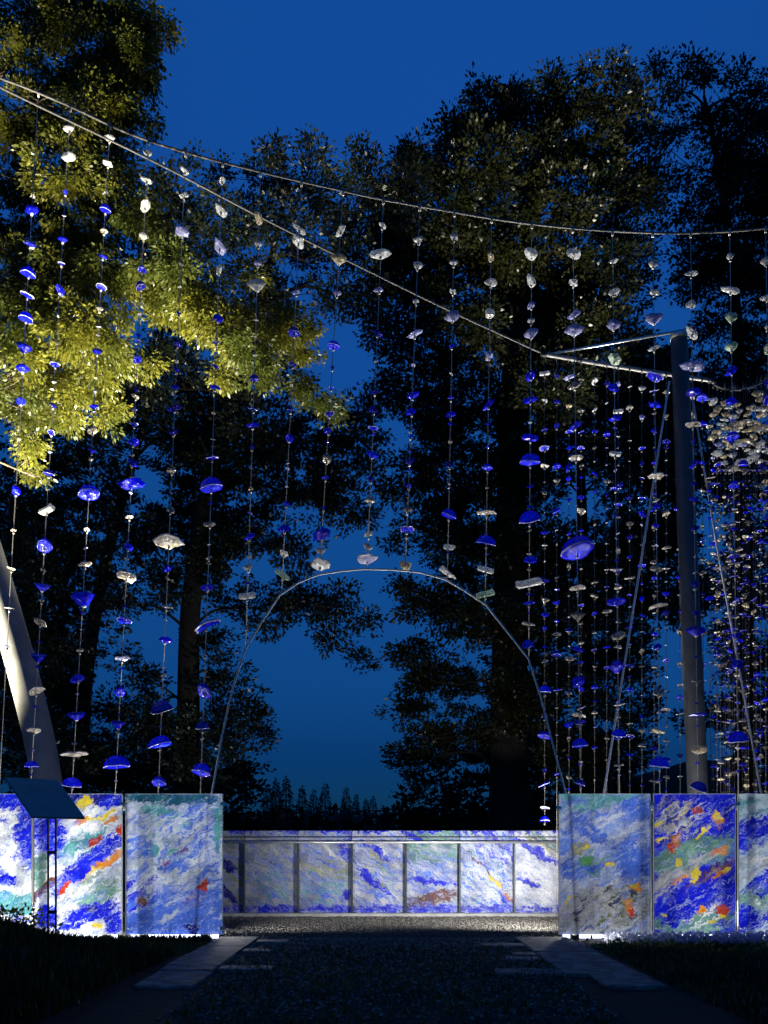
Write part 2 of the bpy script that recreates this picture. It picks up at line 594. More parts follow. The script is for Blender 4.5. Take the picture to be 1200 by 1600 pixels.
# loose stones
def pebbles(name, n, fx, fy, size, mat, parent=None):
    base = np.array([(1, 0, 0), (-0.5, 0.87, 0), (-0.5, -0.87, 0), (0, 0, 0.8), (0, 0, -0.5)])
    tri = np.array([(0, 1, 3), (1, 2, 3), (2, 0, 3), (1, 0, 4), (2, 1, 4), (0, 2, 4)])
    x, y = fx(n), fy(n)
    s = size * (0.5 + rng.random(n) ** 2 * 1.6)
    a = rng.random(n) * 6.28
    ca, sa = np.cos(a), np.sin(a)
    b = base[None] * (0.7 + 0.6 * rng.random((n, 5, 3)))
    X = (b[:, :, 0] * ca[:, None] - b[:, :, 1] * sa[:, None]) * s[:, None] + x[:, None]
    Y = (b[:, :, 0] * sa[:, None] + b[:, :, 1] * ca[:, None]) * s[:, None] * 0.8 + y[:, None]
    Z = b[:, :, 2] * s[:, None] * 0.8 + s[:, None] * 0.25 + 0.004
    V = np.stack([X, Y, Z], -1).reshape(-1, 3)
    F = (tri[None] + 5 * np.arange(n)[:, None, None]).reshape(-1, 3)
    o = link(name, raw_mesh(name, V, F, mat), parent)
    o['kind'] = 'stuff'
    return o


def raw_mesh(name, V, F, mat):
    me = bpy.data.meshes.new(name)
    V = np.ascontiguousarray(V, dtype=np.float32)
    F = np.ascontiguousarray(F, dtype=np.int32)
    k = F.shape[1]
    me.vertices.add(len(V))
    me.vertices.foreach_set('co', V.ravel())
    me.loops.add(F.size)
    me.loops.foreach_set('vertex_index', F.ravel())
    me.polygons.add(len(F))
    me.polygons.foreach_set('loop_start', np.arange(len(F), dtype=np.int32) * k)
    me.polygons.foreach_set('loop_total', np.full(len(F), k, dtype=np.int32))
    me.materials.append(mat)
    me.update(calc_edges=True)
    return me


U = lambda a, b: (lambda n: a + (b - a) * rng.random(n))
pebbles('gravel', 17000, U(-2.4, 2.4), U(9.95, 12.85), 0.011, MAT['stone'])
pebbles('loose_gravel', 8000, U(-1.25, 1.32), lambda n: 9.88 - 4.6 * rng.random(n) ** 1.7, 0.012, MAT['stone_dark'])


# ------------------------------------------------------------------ leaves
def leaves(name, pos, axis, size, aspect, mat, parent=None, loc=(0, 0, 0)):
    """one rhombic bent leaf per position, pointing along axis"""
    n = len(pos)
    ax = axis / (np.linalg.norm(axis, axis=1, keepdims=True) + 1e-9)
    rv = rng.normal(size=(n, 3))
    sd = np.cross(ax, rv)
    sd /= (np.linalg.norm(sd, axis=1, keepdims=True) + 1e-9)
    nm = np.cross(ax, sd)
    s = size * (0.65 + 0.7 * rng.random((n, 1)))
    a = pos
    b = pos + ax * s * 0.45 + sd * s * aspect * 0.5 + nm * s * 0.08
    c = pos + ax * s
    d = pos + ax * s * 0.45 - sd * s * aspect * 0.5 + nm * s * 0.08
    V = np.stack([a, b, c, d], 1).reshape(-1, 3) - np.array(loc)
    F = np.arange(4 * n).reshape(n, 4)
    return link(name, raw_mesh(name, V, F, mat), parent)


def crown_points(clumps, d, depth, per_m2, spray, sub=9):
    """clumps (px, py, r px[, density]) -> leaf points; depth spread in metres"""
    pts, axs = [], []
    for cl in clumps:
        px, py, r = cl[:3]
        den = cl[3] if len(cl) > 3 else 1.0
        dd = d + random.uniform(-depth, depth)
        c = np.array(P(px, py, d))
        c += (np.array(P(px, py, dd)) - c)
        rw = r * dd / FPX
        ns = max(3, int(sub * den * (rw / 0.5) ** 1.2))
        nl = int(per_m2 * rw * rw * 3.14 * den)
        u = rng.normal(size=(ns, 3))
        u /= np.linalg.norm(u, axis=1, keepdims=True)
        sc = c + u * rw * (0.15 + 1.05 * rng.random((ns, 1))) * np.array([1, 1.0, 0.85])
        which = rng.integers(0, ns, nl)
        ln = rng.normal(size=(nl, 3))
        ln /= (np.linalg.norm(ln, axis=1, keepdims=True) + 1e-9)
        off = ln * (rng.random((nl, 1)) ** 0.6) * spray * np.array([1.25, 1.25, 0.75])
        p = sc[which] + off
        pts.append(p)
        axs.append((p - c) * 0.6 + off * 1.2 + rng.normal(size=(nl, 3)) * 0.35 * spray)
    return np.concatenate(pts), np.concatenate(axs)


def tree(name, label, group, d, trunk, trunk_r, clumps, leafmat, barkmat, leaf=0.11, aspect=0.6, per_m2=260, spray=0.32,
         depth=1.6, droop=0.0, sub=10, limb=0.02):
    base = P(trunk[0][0], trunk[0][1], d)
    base.z = 0
    o = empty(name, base, label, 'tree', group)
    pts, axs = crown_points(clumps, d, depth, per_m2, spray, sub)
    axs[:, 2] -= droop
    leaves('crown', pts, axs, leaf, aspect, leafmat, o, tuple(base))
    bm = bmesh.new()
    tp = [P(x, y, d) for x, y in trunk]
    tp[0].z = -0.1
    cv = catmull(tp, 5)
    n = len(cv)
    rad = [trunk_r * (1 - 0.88 * i / (n - 1)) * (1.25 if i == 0 else 1) for i in range(n)]
    tube(bm, [p - base for p in cv], rad, 9)
    nodes = [(cv[i], rad[i], cv[i] - cv[max(i - 1, 0)]) for i in range(2, n)]
    todo = [(P(cl[0], cl[1], d + random.uniform(-depth, depth) * 0.6), cl[2] * d / FPX) for cl in clumps]
    todo = [(c, rw) for c, rw in todo if min((c - q[0]).length for q in nodes) > 0.25]
    while todo:
        bi = bj = None
        bd = 1e9
        for i, (c, rw) in enumerate(todo):
            for j, (q, qr, qd) in enumerate(nodes):
                dd = (c - q).length + max(0.0, q.z - c.z + 0.15) * 1.1 + 0.02 / max(qr, 0.004) * 0.25
                if dd < bd:
                    bd, bi, bj = dd, i, j
        c, rw = todo.pop(bi)
        q, qr, qd = nodes[bj]
        ln = (c - q).length
        r0 = min(qr * 0.72, limb * (1 + ln * 0.6))
        dirn = qd.normalized() if qd.length > 1e-6 else Vector((0, 0, 1))
        mid = q.lerp(c, 0.45) + dirn * ln * 0.16 + Vector((random.uniform(-.12, .12), random.uniform(-.12, .12), random.uniform(-.02, .14))) * ln
        pl = catmull([q, mid, c], 4)
        m = len(pl)
        rr = [r0 * (1 - 0.55 * i / (m - 1)) for i in range(m)]
        tube(bm, [p - base for p in pl], rr, 6, False)
        for i in range(2, m):
            nodes.append((pl[i], rr[i], pl[i] - pl[i - 1]))
        for k in range(7):
            s0 = pl[random.randint(m // 3, m - 1)]
            e = s0 + Vector((random.uniform(-1, 1), random.uniform(-1, 1), random.uniform(-0.4, 0.9) - droop)).normalized() * rw * random.uniform(.6, 1.15)
            tube(bm, [s0 - base, s0.lerp(e, 0.5) - base + Vector((0, 0, 0.05)), e - base], [r0 * 0.24, r0 * 0.16, r0 * 0.06], 4, False)
    link('trunk', mesh_bm('trunk', bm, barkmat), o)
    return o


T1 = [(40, 30, 60), (110, 20, 60), (180, 25, 60), (228, 30, 42), (262, 40, 18, .8), (60, 105, 50, .5), (130, 100, 55), (190, 100, 50), (215, 85, 35),
      (160, 160, 55), (200, 165, 38), (30, 190, 60), (90, 205, 50), (150, 215, 42), (235, 130, 25), (245, 195, 22, .7), (30, 285, 60), (100, 290, 55),
      (165, 295, 45, .7), (60, 365, 60), (130, 370, 60), (205, 335, 45, .6), (30, 445, 60), (100, 450, 60), (170, 445, 55), (230, 425, 50), (285, 432, 42),
      (280, 395, 30, .7), (60, 525, 60), (130, 520, 55), (165, 545, 35), (30, 590, 60), (90, 595, 55), (150, 590, 42), (188, 565, 22), (170, 640, 22),
      (160, 665, 16), (50, 650, 42), (50, 700, 28), (55, 745, 18), (100, 655, 26), (262, 475, 45), (320, 475, 45), (350, 515, 42), (400, 505, 42),
      (440, 520, 40), (382, 555, 34), (345, 590, 24), (430, 565, 28), (470, 555, 26), (472, 605, 24), (500, 632, 24), (520, 645, 14),
      (-40, 60, 60), (-50, 200, 60), (-50, 330, 60), (-40, 480, 60), (-40, 620, 50)]
T2 = [(420, 235, 28), (425, 290, 40), (490, 238, 28), (495, 300, 45), (570, 250, 28), (575, 300, 42), (640, 245, 28), (635, 305, 42), (540, 340, 45), (450, 355, 45),
      (390, 330, 36), (345, 275, 22), (335, 320, 34), (300, 250, 20, .7), (290, 330, 36), (250, 290, 40), (250, 350, 45), (320, 380, 40), (400, 420, 50, .7), (480, 410, 48, .8),
      (560, 410, 45, .7), (620, 390, 45, .8), (440, 480, 40, .6), (520, 460, 34, .5), (590, 470, 34, .5), (380, 520, 40, .7), (250, 560, 58), (300, 600, 50), (200, 610, 50),
      (330, 650, 58), (270, 680, 55), (400, 680, 58), (470, 680, 50), (530, 690, 50), (585, 650, 36), (605, 600, 36, .7), (150, 700, 58), (80, 720, 58), (60, 800, 68), (130, 860, 62),
      (200, 830, 48, .8), (300, 780, 58), (360, 740, 58), (430, 760, 45, .7), (500, 780, 55), (560, 800, 40, .8), (610, 760, 34, .7), (380, 830, 58), (450, 850, 45), (330, 890, 50),
      (250, 900, 52), (180, 930, 44), (90, 930, 58), (40, 1000, 58), (110, 1010, 45), (100, 1080, 45), (60, 1120, 50), (200, 1030, 24, .7), (225, 1065, 34), (180, 1110, 36), (130, 1160, 58),
      (240, 1130, 48), (330, 1000, 36), (350, 1060, 44), (380, 1110, 40), (400, 1145, 30), (340, 1140, 50), (300, 1180, 58), (365, 1200, 45), (480, 945, 45), (530, 945, 40), (570, 970, 24),
      (560, 1025, 24), (450, 940, 36), (430, 980, 30, .7), (520, 995, 24), (400, 950, 36), (230, 1200, 58), (170, 1220, 50), (60, 1210, 58), (20, 900, 50), (-20, 1080, 60)]
T4 = [(745, 150, 24), (758, 195, 40), (718, 195, 30), (700, 235, 40), (690, 290, 45), (650, 250, 28), (800, 150, 25), (860, 135, 28), (805, 185, 50), (870, 190, 50), (918, 110, 18), (930, 165, 40),
      (968, 105, 20), (975, 165, 38), (1003, 150, 20, .8), (760, 270, 58), (825, 260, 62), (900, 250, 62), (970, 240, 52), (720, 330, 50), (800, 340, 58), (880, 330, 58), (950, 310, 52), (990, 300, 40),
      (700, 400, 44, .8), (760, 420, 50), (830, 430, 58), (900, 430, 58), (960, 410, 42, .8), (680, 470, 38, .7), (740, 500, 50), (810, 520, 58), (880, 520, 58), (940, 510, 50), (985, 450, 36, .8),
      (700, 570, 44, .9), (660, 620, 38, .8), (720, 650, 50), (790, 620, 58), (860, 620, 58), (930, 620, 58), (990, 600, 48), (690, 720, 45), (650, 760, 32, .8), (740, 760, 50), (800, 740, 58), (860, 710, 50),
      (950, 720, 40, .8), (1000, 700, 45), (640, 820, 24, .7), (700, 840, 46), (760, 860, 50), (820, 860, 52), (875, 850, 45), (950, 860, 50), (1000, 830, 42), (655, 940, 36), (628, 915, 18), (690, 950, 46),
      (750, 970, 50), (800, 980, 50), (865, 970, 45), (940, 960, 48), (1000, 930, 42), (640, 1020, 34), (670, 1060, 46), (720, 1070, 46, .7), (640, 1110, 34), (680, 1150, 46), (740, 1150, 46, .8), (635, 1175, 26),
      (800, 1100, 58), (865, 1060, 40), (940, 1100, 45, .8), (985, 1050, 36, .8), (860, 1180, 45), (930, 1190, 45), (990, 1170, 36, .8)]
T5 = [(1032, 100, 20), (1050, 145, 26, .7), (1072, 105, 20), (1100, 115, 24), (1060, 205, 30, .5), (1108, 185, 36), (1150, 120, 22), (1160, 180, 42), (1195, 140, 24), (1200, 200, 48), (1240, 170, 40),
      (1085, 265, 36, .5), (1150, 260, 48), (1200, 285, 48), (1120, 345, 46, .8), (1180, 360, 48), (1095, 425, 36, .7), (1160, 440, 48), (1210, 440, 48), (1120, 510, 40), (1180, 530, 48), (1130, 600, 45), (1190, 620, 48),
      (1150, 700, 48), (1210, 720, 48), (1130, 770, 30), (1190, 820, 48), (1150, 900, 45), (1200, 930, 48), (1135, 985, 34), (1170, 1030, 48), (1205, 1100, 48), (1140, 1110, 34), (1180, 1180, 48), (1235, 1180, 50), (1250, 300, 60),
      (1260, 600, 60), (1250, 850, 60)]

def fill(n, x0, x1, y0, y1, holes, r0, r1, den):
    out = []
    while len(out) < n:
        x, y = random.uniform(x0, x1), random.uniform(y0, y1)
        if all(((x - hx) / (hw + 22)) ** 2 + ((y - hy) / (hh + 22)) ** 2 > 1 for hx, hy, hw, hh in holes):
            out.append((x, y, random.uniform(r0, r1), den))
    return out


T2 += fill(62, 0, 590, 430, 1190, [(215, 1030, 62, 52), (500, 1130, 115, 105), (560, 880, 40, 25), (535, 560, 55, 70), (500, 420, 70, 30), (230, 735, 22, 22), (560, 740, 30, 25), (600, 1000, 40, 200)], 22, 40, .6)
T2 += fill(26, 360, 600, 470, 800, [(535, 560, 30, 40), (560, 880, 40, 25), (500, 420, 40, 15)], 20, 34, .45)
T2 += fill(14, 240, 660, 330, 480, [(500, 430, 40, 18)], 20, 34, .5)
T4 += fill(26, 585, 700, 420, 820, [(600, 780, 30, 30), (610, 690, 16, 26)], 20, 32, .5)
T4 += fill(16, 590, 660, 240, 420, [(600, 240, 40, 20)], 18, 28, .5)
T1 += fill(46, 0, 235, 20, 640, [(225, 520, 25, 40), (240, 250, 25, 60), (235, 640, 60, 60)], 24, 42, .6)
T1 += fill(16, 230, 480, 430, 600, [(225, 520, 25, 30), (300, 570, 40, 30), (480, 440, 60, 25)], 18, 30, .7)
T4 += fill(70, 640, 1010, 330, 1210, [(905, 770, 30, 26), (1040, 430, 20, 90), (1040, 1090, 22, 110), (620, 700, 40, 60), (905, 1095, 18, 14), (600, 1000, 40, 220)], 24, 42, .6)
T5 += [(1012, 190, 26, .7), (1030, 215, 28, .7), (1020, 260, 30, .7), (1045, 290, 28, .7), (1010, 315, 26, .6), (1060, 330, 24, .5), (1025, 350, 20, .45), (1062, 400, 22, .45), (1070, 460, 22, .5), (1012, 400, 18, .5)]
T4 += fill(22, 600, 690, 300, 860, [(605, 780, 25, 30), (610, 690, 14, 24)], 20, 30, .55)
T5 += fill(34, 1060, 1200, 260, 1200, [(1040, 430, 30, 90), (1045, 1090, 40, 110), (1105, 800, 18, 18), (1040, 250, 20, 60)], 24, 40, .7)


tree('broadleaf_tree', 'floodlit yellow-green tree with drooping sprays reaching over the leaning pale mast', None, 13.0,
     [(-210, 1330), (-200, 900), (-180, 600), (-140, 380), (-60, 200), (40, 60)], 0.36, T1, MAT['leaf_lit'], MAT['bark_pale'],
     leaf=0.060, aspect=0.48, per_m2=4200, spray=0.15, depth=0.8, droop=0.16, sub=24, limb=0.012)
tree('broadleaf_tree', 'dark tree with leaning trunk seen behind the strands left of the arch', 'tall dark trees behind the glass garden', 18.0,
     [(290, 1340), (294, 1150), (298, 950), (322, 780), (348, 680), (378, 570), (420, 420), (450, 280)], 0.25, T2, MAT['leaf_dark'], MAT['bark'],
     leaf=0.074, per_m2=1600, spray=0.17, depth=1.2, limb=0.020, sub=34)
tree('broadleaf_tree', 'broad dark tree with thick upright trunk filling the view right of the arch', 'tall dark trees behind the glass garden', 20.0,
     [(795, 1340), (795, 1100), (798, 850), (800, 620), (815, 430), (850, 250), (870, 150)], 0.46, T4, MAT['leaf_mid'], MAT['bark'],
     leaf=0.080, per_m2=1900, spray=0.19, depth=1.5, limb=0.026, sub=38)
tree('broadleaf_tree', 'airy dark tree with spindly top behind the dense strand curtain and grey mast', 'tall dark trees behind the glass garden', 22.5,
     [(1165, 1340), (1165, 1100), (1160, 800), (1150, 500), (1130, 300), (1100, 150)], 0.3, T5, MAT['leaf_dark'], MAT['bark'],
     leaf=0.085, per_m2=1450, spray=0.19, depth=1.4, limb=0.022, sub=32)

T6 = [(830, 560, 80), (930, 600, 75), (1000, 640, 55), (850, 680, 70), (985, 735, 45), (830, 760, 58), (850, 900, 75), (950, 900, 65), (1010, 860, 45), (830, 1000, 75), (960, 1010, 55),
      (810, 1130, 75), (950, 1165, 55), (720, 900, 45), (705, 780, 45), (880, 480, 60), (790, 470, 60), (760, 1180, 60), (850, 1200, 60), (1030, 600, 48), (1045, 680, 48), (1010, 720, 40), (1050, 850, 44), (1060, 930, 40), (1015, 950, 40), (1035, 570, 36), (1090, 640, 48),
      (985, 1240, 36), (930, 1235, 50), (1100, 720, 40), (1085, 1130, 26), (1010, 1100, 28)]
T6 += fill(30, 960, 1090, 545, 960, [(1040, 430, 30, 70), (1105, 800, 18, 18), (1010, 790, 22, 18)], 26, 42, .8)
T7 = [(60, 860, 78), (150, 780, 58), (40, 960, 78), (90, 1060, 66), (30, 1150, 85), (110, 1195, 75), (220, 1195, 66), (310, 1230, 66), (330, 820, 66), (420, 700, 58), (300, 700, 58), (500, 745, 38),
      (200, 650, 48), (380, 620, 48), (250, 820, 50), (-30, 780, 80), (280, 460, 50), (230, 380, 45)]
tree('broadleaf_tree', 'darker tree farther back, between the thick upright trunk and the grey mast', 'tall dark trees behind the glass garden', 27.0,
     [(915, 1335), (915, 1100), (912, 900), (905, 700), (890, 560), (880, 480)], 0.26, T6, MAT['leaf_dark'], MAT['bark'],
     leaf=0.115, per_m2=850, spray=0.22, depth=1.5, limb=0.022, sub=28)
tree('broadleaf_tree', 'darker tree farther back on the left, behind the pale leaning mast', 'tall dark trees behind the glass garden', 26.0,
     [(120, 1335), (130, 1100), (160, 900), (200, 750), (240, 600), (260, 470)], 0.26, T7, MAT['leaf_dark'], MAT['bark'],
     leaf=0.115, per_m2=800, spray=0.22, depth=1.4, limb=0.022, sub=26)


def shrub(label, d, clumps, mat, leaf, per_m2, spray, depth, name='shrub', group=None):
    cx = sum(c[0] for c in clumps) / len(clumps)
    b = P(cx, 1320, d)
    b.z = 0
    o = empty(name, b, label, 'shrub', group)
    pts, axs = crown_points(clumps, d, depth, per_m2, spray, 10)
    pts[:, 2] = np.maximum(pts[:, 2], 0.02)
    leaves('foliage', pts, axs, leaf, 0.6, mat, o, tuple(b))
    bm = bmesh.new()
    for cl in clumps:
        c = P(cl[0], cl[1], d) - b
        f = Vector((c.x * 0.75, random.uniform(-.1, .1), 0))
        tube(bm, [f, f.lerp(c, 0.5) + Vector((0.03, 0.02, 0)), c], [0.02, 0.014, 0.006], 5, False)
    link('stem', mesh_bm('stem', bm, MAT['bark']), o)
    return o


shrub('dense black shrub below the leaning-trunk tree left of the sky gap', 24, [(345, 1230, 45), (385, 1240, 35), (350, 1290, 50), (395, 1290, 32), (310, 1270, 50), (405, 1305, 28)],
      MAT['leaf_dark'], 0.16, 300, 0.3, 0.6, group='dark shrubs beyond the parapet')
shrub('wide black shrub beyond the parapet right of the sky gap', 25, [(640, 1265, 38), (680, 1250, 45), (730, 1245, 50), (780, 1250, 55), (830, 1255, 50), (880, 1260, 50), (620, 1295, 28), (660, 1295, 35), (720, 1300, 40), (790, 1300, 40), (850, 1300, 40)],
      MAT['leaf_dark'], 0.16, 300, 0.3, 0.6, group='dark shrubs beyond the parapet')


# far conifers, every one its own tree
def conifer(px, top, d, w, label):
    b = P(px, 1320, d)
    b.z = 0
    h = CAM_H + (1320 - top) * d / FPX
    o = empty('conifer_tree', b, label, 'tree', 'conifers on the far skyline')
    n = 2600
    t = rng.random(n) ** 0.6
    z = h * (1 - t) * 0.98 + 0.02 * h
    lay = np.floor((1 - t) * 16)
    lay = (1 - t) * 13
    rmax = (w * 1.35 * d / FPX) * (t ** 0.9 * 1.0 + 0.015) * (0.55 + 0.6 * (1 - (lay % 1.0)))
    a = rng.random(n) * 6.283
    rr = rmax * rng.random(n) ** 0.5
    pos = np.stack([np.cos(a) * rr, np.sin(a) * rr, z - rr * 0.3], -1)
    ax = np.stack([np.cos(a), np.sin(a), -0.35 + 0 * a], -1)
    leaves('crown', pos, ax, h * 0.038, 0.35, MAT['needle'], o)
    bm = bmesh.new()
    tube(bm, [(0, 0, -0.2), (0, 0, h * 0.5), (0, 0, h)], [h * 0.018, h * 0.012, h * 0.003], 5)
    link('trunk', mesh_bm('trunk', bm, MAT['bark']), o)


CON = [(418, 1226, 26, 'left shoulder of the tallest pair on the far skyline'), (431, 1214, 18, 'slim tall conifer, left of the tallest pair on the far skyline'),
       (447, 1210, 22, 'tallest conifer of the far skyline in the sky gap'), (472, 1226, 20, 'mid-height conifer just right of the tallest one on the far skyline'),
       (490, 1232, 18, 'small conifer between two taller ones on the far skyline'), (508, 1222, 24, 'broad pointed conifer in the middle of the far skyline gap'),
       (541, 1228, 18, 'slim conifer right of the broad middle one on the far skyline'), (556, 1240, 15, 'short thin conifer near the right end of the far skyline'),
       (572, 1246, 16, 'lowest slender conifer before the black shrub on the far skyline'), (583, 1243, 20, 'last conifer of the far skyline beside the black right shrub')]
for i, (px, top, w, lab) in enumerate(CON):
    conifer(px, top, 95 + 4 * (i % 3), w, lab if 'conifer' in lab else 'dark conifer forming the ' + lab)
# low dark wood below the conifers
pts = np.stack([rng.uniform(-40, 40, 9000), rng.uniform(88, 100, 9000), rng.random(9000) ** 1.3 * 4.1], -1)
wd = leaves('far_wood', pts, rng.normal(size=(9000, 3)), 0.9, 0.7, MAT['needle'])
wd['kind'] = 'stuff'


# ------------------------------------------------------------------ glass panels
D1 = 9.83
PX = D1 / FPX


def glass_panel(px0, px1, mat, label, top=1240, bot=1461, d=D1, clamps=(), feet=(0.18, 0.82), strip=None):
    x0, x1 = (px0 - 600) * d / FPX, (px1 - 600) * d / FPX
    z0, z1 = CAM_H + (1320 - bot) * d / FPX, CAM_H + (1320 - top) * d / FPX
    w, h = x1 - x0, z1 - z0
    o = empty('glass_screen', (x0, d, z0), label, 'glass screen', 'painted glass panels along the path')
    bm = bmesh.new()
    t = 0.018
    e = 0.006
    fs = box(bm, (e, 0, e), (w - e, t, h - e), 1)
    for f in fs:
        if f.normal.y < -0.5 or f.calc_center_median().y < 0.0005:
            f.material_index = 0
    link('painted_pane', mesh_bm('painted_pane', bm, [mat, MAT['clear']]), o)
    bm = bmesh.new()
    box(bm, (0, -0.001, 0), (e - .0005, t, h))
    box(bm, (w - e + .0005, -0.001, 0), (w, t, h))
    box(bm, (e, -0.001, h - e + .0005), (w - e, t, h))
    link('polished_edge', mesh_bm('polished_edge', bm, MAT['glass_edge']), o)
    if strip:
        bm = bmesh.new()
        seg = [strip[0]] + [f for f in feet if strip[0] < f < strip[1]] + [strip[1]]
        for a, b_ in zip(seg[:-1], seg[1:]):
            box(bm, (a * w + .05, 0.026, -0.034), (b_ * w - .05, 0.040, 0.012))
        link('light_strip', mesh_bm('light_strip', bm, MAT['led']), o)
    for fx in feet:
        bm = bmesh.new()
        box(bm, (fx * w - 0.035, 0.002, -z0), (fx * w + 0.035, t + 0.012, -0.001), bevel=0.004)
        link('foot', mesh_bm('foot', bm, MAT['dark_metal']), o)
    for cx, cz in clamps:
        bm = bmesh.new()
        box(bm, (cx * w - 0.028, -0.014, cz * h - 0.018), (cx * w + 0.028, -0.0015, cz * h + 0.018), bevel=0.004)
        bmesh.ops.create_cone(bm, cap_ends=True, segments=10, radius1=0.009, radius2=0.009, depth=0.008,
                              matrix=Matrix.Translation((cx * w, -0.016, cz * h)) @ Matrix.Rotation(R(90), 4, 'X'))
        link('clamp', mesh_bm('clamp', bm, MAT['steel']), o)
    return o


def L(px, py, x0, bot=1461):
    """panel metres of photo pixel"""
    return (px - x0) * PX, (bot - py) * PX


def E(col, px, py, rx, ry, ang, x0, rough=0.5):
    x, z = L(px, py, x0)
    return ('e', col, x, z, rx * PX, ry * PX, ang, rough)


def ES(col, px, py, rx, ry, ang, x0, sang, al, ac, lo, hi):
    x, z = L(px, py, x0)
    return ('es', col, x, z, rx * PX, ry * PX, ang, sang, al, ac, lo, hi)


pA = paint('fused_glass_white', WHT, [('s', BLU, -30, 1.6, 5, .56, .62), E(BLU, 45, 1300, 22, 55, 0, -95), E(BLU, 0, 1252, 120, 14, 0, -95),
                                      E(TEAL, 20, 1410, 60, 16, -15, -95), ('s', SKYB, -30, 2, 8, .62, .66), E(BLU, 10, 1375, 18, 8, 0, -95)])
pB = paint('fused_glass_flame', WHT, [
    ('s', PALE, 38, 1.2, 6, .52, .62), E(NAVY, 120, 1248, 80, 13, 0, 52), E(BLU, 180, 1250, 22, 12, 30, 52), E(BLU, 75, 1300, 30, 45, 20, 52),
    ES(TEAL, 130, 1318, 48, 16, 32, 52, 35, 2, 9, .40, .5), E(BLU, 140, 1347, 82, 17, 38, 52, .7), E(BLU, 100, 1270, 10, 8, 0, 52), E(YEL, 130, 1252, 14, 5, 5, 52), E(YEL, 132, 1258, 14, 4, 0, 52),
    E(ORG, 128, 1283, 12, 6, 25, 52), E(RED, 150, 1312, 13, 7, 25, 52), E(RED, 186, 1297, 8, 9, 0, 52), E(ORG, 166, 1347, 32, 7, 33, 52), E(YEL, 140, 1367, 24, 4, 36, 52), E(YEL, 158, 1275, 26, 5, 20, 52), E(ORG, 170, 1282, 16, 4, 20, 52),
    E(BRN, 66, 1392, 30, 9, 40, 52), E(RED, 102, 1388, 13, 6, 42, 52), ES(GRN, 150, 1393, 46, 26, 20, 52, 30, 2, 6, .36, .5), ES(GREY, 120, 1400, 60, 40, 20, 52, 38, 3, 16, .55, .62),
    E(BLU, 145, 1425, 46, 12, 18, 52, .8), E(BLU, 178, 1440, 16, 22, 0, 52), E(BLU, 110, 1448, 26, 6, 10, 52), E(BLU, 72, 1432, 18, 22, 0, 52), E(YEL, 153, 1445, 5, 6, 20, 52), ES(NAVY, 145, 1420, 40, 14, 15, 52, 20, 3, 9, .5, .6),
    E(GRN, 62, 1360, 10, 30, 0, 52, .6), ('s', SKYB, 38, 1.5, 10, .63, .67)])
pC = paint('fused_glass_cloud', (0.62, 0.67, 0.70), [
    ('s', PALE, 25, 1.5, 6, .46, .6), ('s', SKYB, 30, 2.2, 9, .55, .63), E(DTEAL, 270, 1246, 90, 12, 0, 197, .3), E(TEAL, 245, 1266, 30, 9, 0, 197), ES(TEAL, 260, 1300, 60, 50, 30, 197, 35, 3, 9, .56, .62),
    ES(SKYB, 300, 1300, 60, 45, 30, 197, 35, 2.5, 11, .5, .56), E(TEAL, 241, 1328, 8, 10, 0, 197), E(TEAL, 342, 1290, 9, 45, 0, 197), E(PUR, 282, 1330, 10, 5, 20, 197, .8), E(PUR, 262, 1345, 8, 4, 0, 197, .8),
    ES(SKYB, 268, 1352, 20, 10, 0, 197, 20, 3, 9, .42, .5), ES(BLU, 215, 1400, 40, 30, 20, 197, 30, 2.5, 8, .44, .52), ES(SKYB, 270, 1430, 110, 42, 10, 197, 30, 1.5, 8, .40, .52), ES(SKYB, 330, 1400, 26, 60, 0, 197, 30, 2, 8, .42, .5),
    E(SKYB, 250, 1452, 90, 12, 0, 197, .8), E(SKYB, 325, 1450, 28, 18, 0, 197, .8), E(RED, 320, 1385, 8, 10, -20, 197, .6), ES(PUR, 312, 1400, 24, 10, 30, 197, 30, 2, 14, .5, .56), E(BRN, 222, 1408, 9, 6, 20, 197, .7), E(NAVY, 303, 1450, 10, 8, 20, 197, .7),
    ES(SKYB, 215, 1330, 24, 50, 0, 197, 20, 2, 6, .4, .55)])
pD = paint('fused_glass_meadow', (0.60, 0.65, 0.76), [
    ('s', (.20, .32, .74), 20, 1.6, 5, .44, .60),
    ES(SKYB, 945, 1300, 90, 70, 0, 874, 15, 1.6, 4.5, .46, .62), ES(TEAL, 930, 1252, 90, 20, 0, 874, 10, 2, 5, .38, .55), E(SKYB, 1000, 1262, 22, 18, 0, 874, .8), E(SKYB, 990, 1350, 34, 34, 0, 874, .9), E(SKYB, 905, 1360, 30, 18, 0, 874, .9),
    ES(SKYB, 925, 1300, 38, 12, -42, 874, -42, 1.5, 8, .4, .5), ES(GRN, 930, 1350, 40, 22, 0, 874, 20, 4, 7, .45, .6), E(OLV, 905, 1328, 16, 10, 20, 874, .8), E(YEL, 917, 1323, 6, 6, 0, 874), E(YEL, 955, 1352, 5, 5, 0, 874), E((.12, .4, .12), 918, 1345, 7, 8, 0, 874, .8),
    ES(GREY, 945, 1425, 90, 48, 8, 874, 10, 3, 6, .30, .45), ES(BLK, 955, 1418, 80, 42, 10, 874, 35, 5, 9, .53, .60), ES((.12, .16, .05), 962, 1420, 40, 34, 0, 874, 10, 5, 8, .52, .6),
    E(ORG, 997, 1387, 12, 6, -18, 874, .4), E(YEL, 992, 1384, 6, 4, -18, 874, .4), E(ORG, 983, 1412, 6, 12, 10, 874, .5), E(RED, 988, 1424, 6, 5, 0, 874, .5), E(YEL, 893, 1405, 11, 4, 38, 874, .5)], 0.5, 0.6)
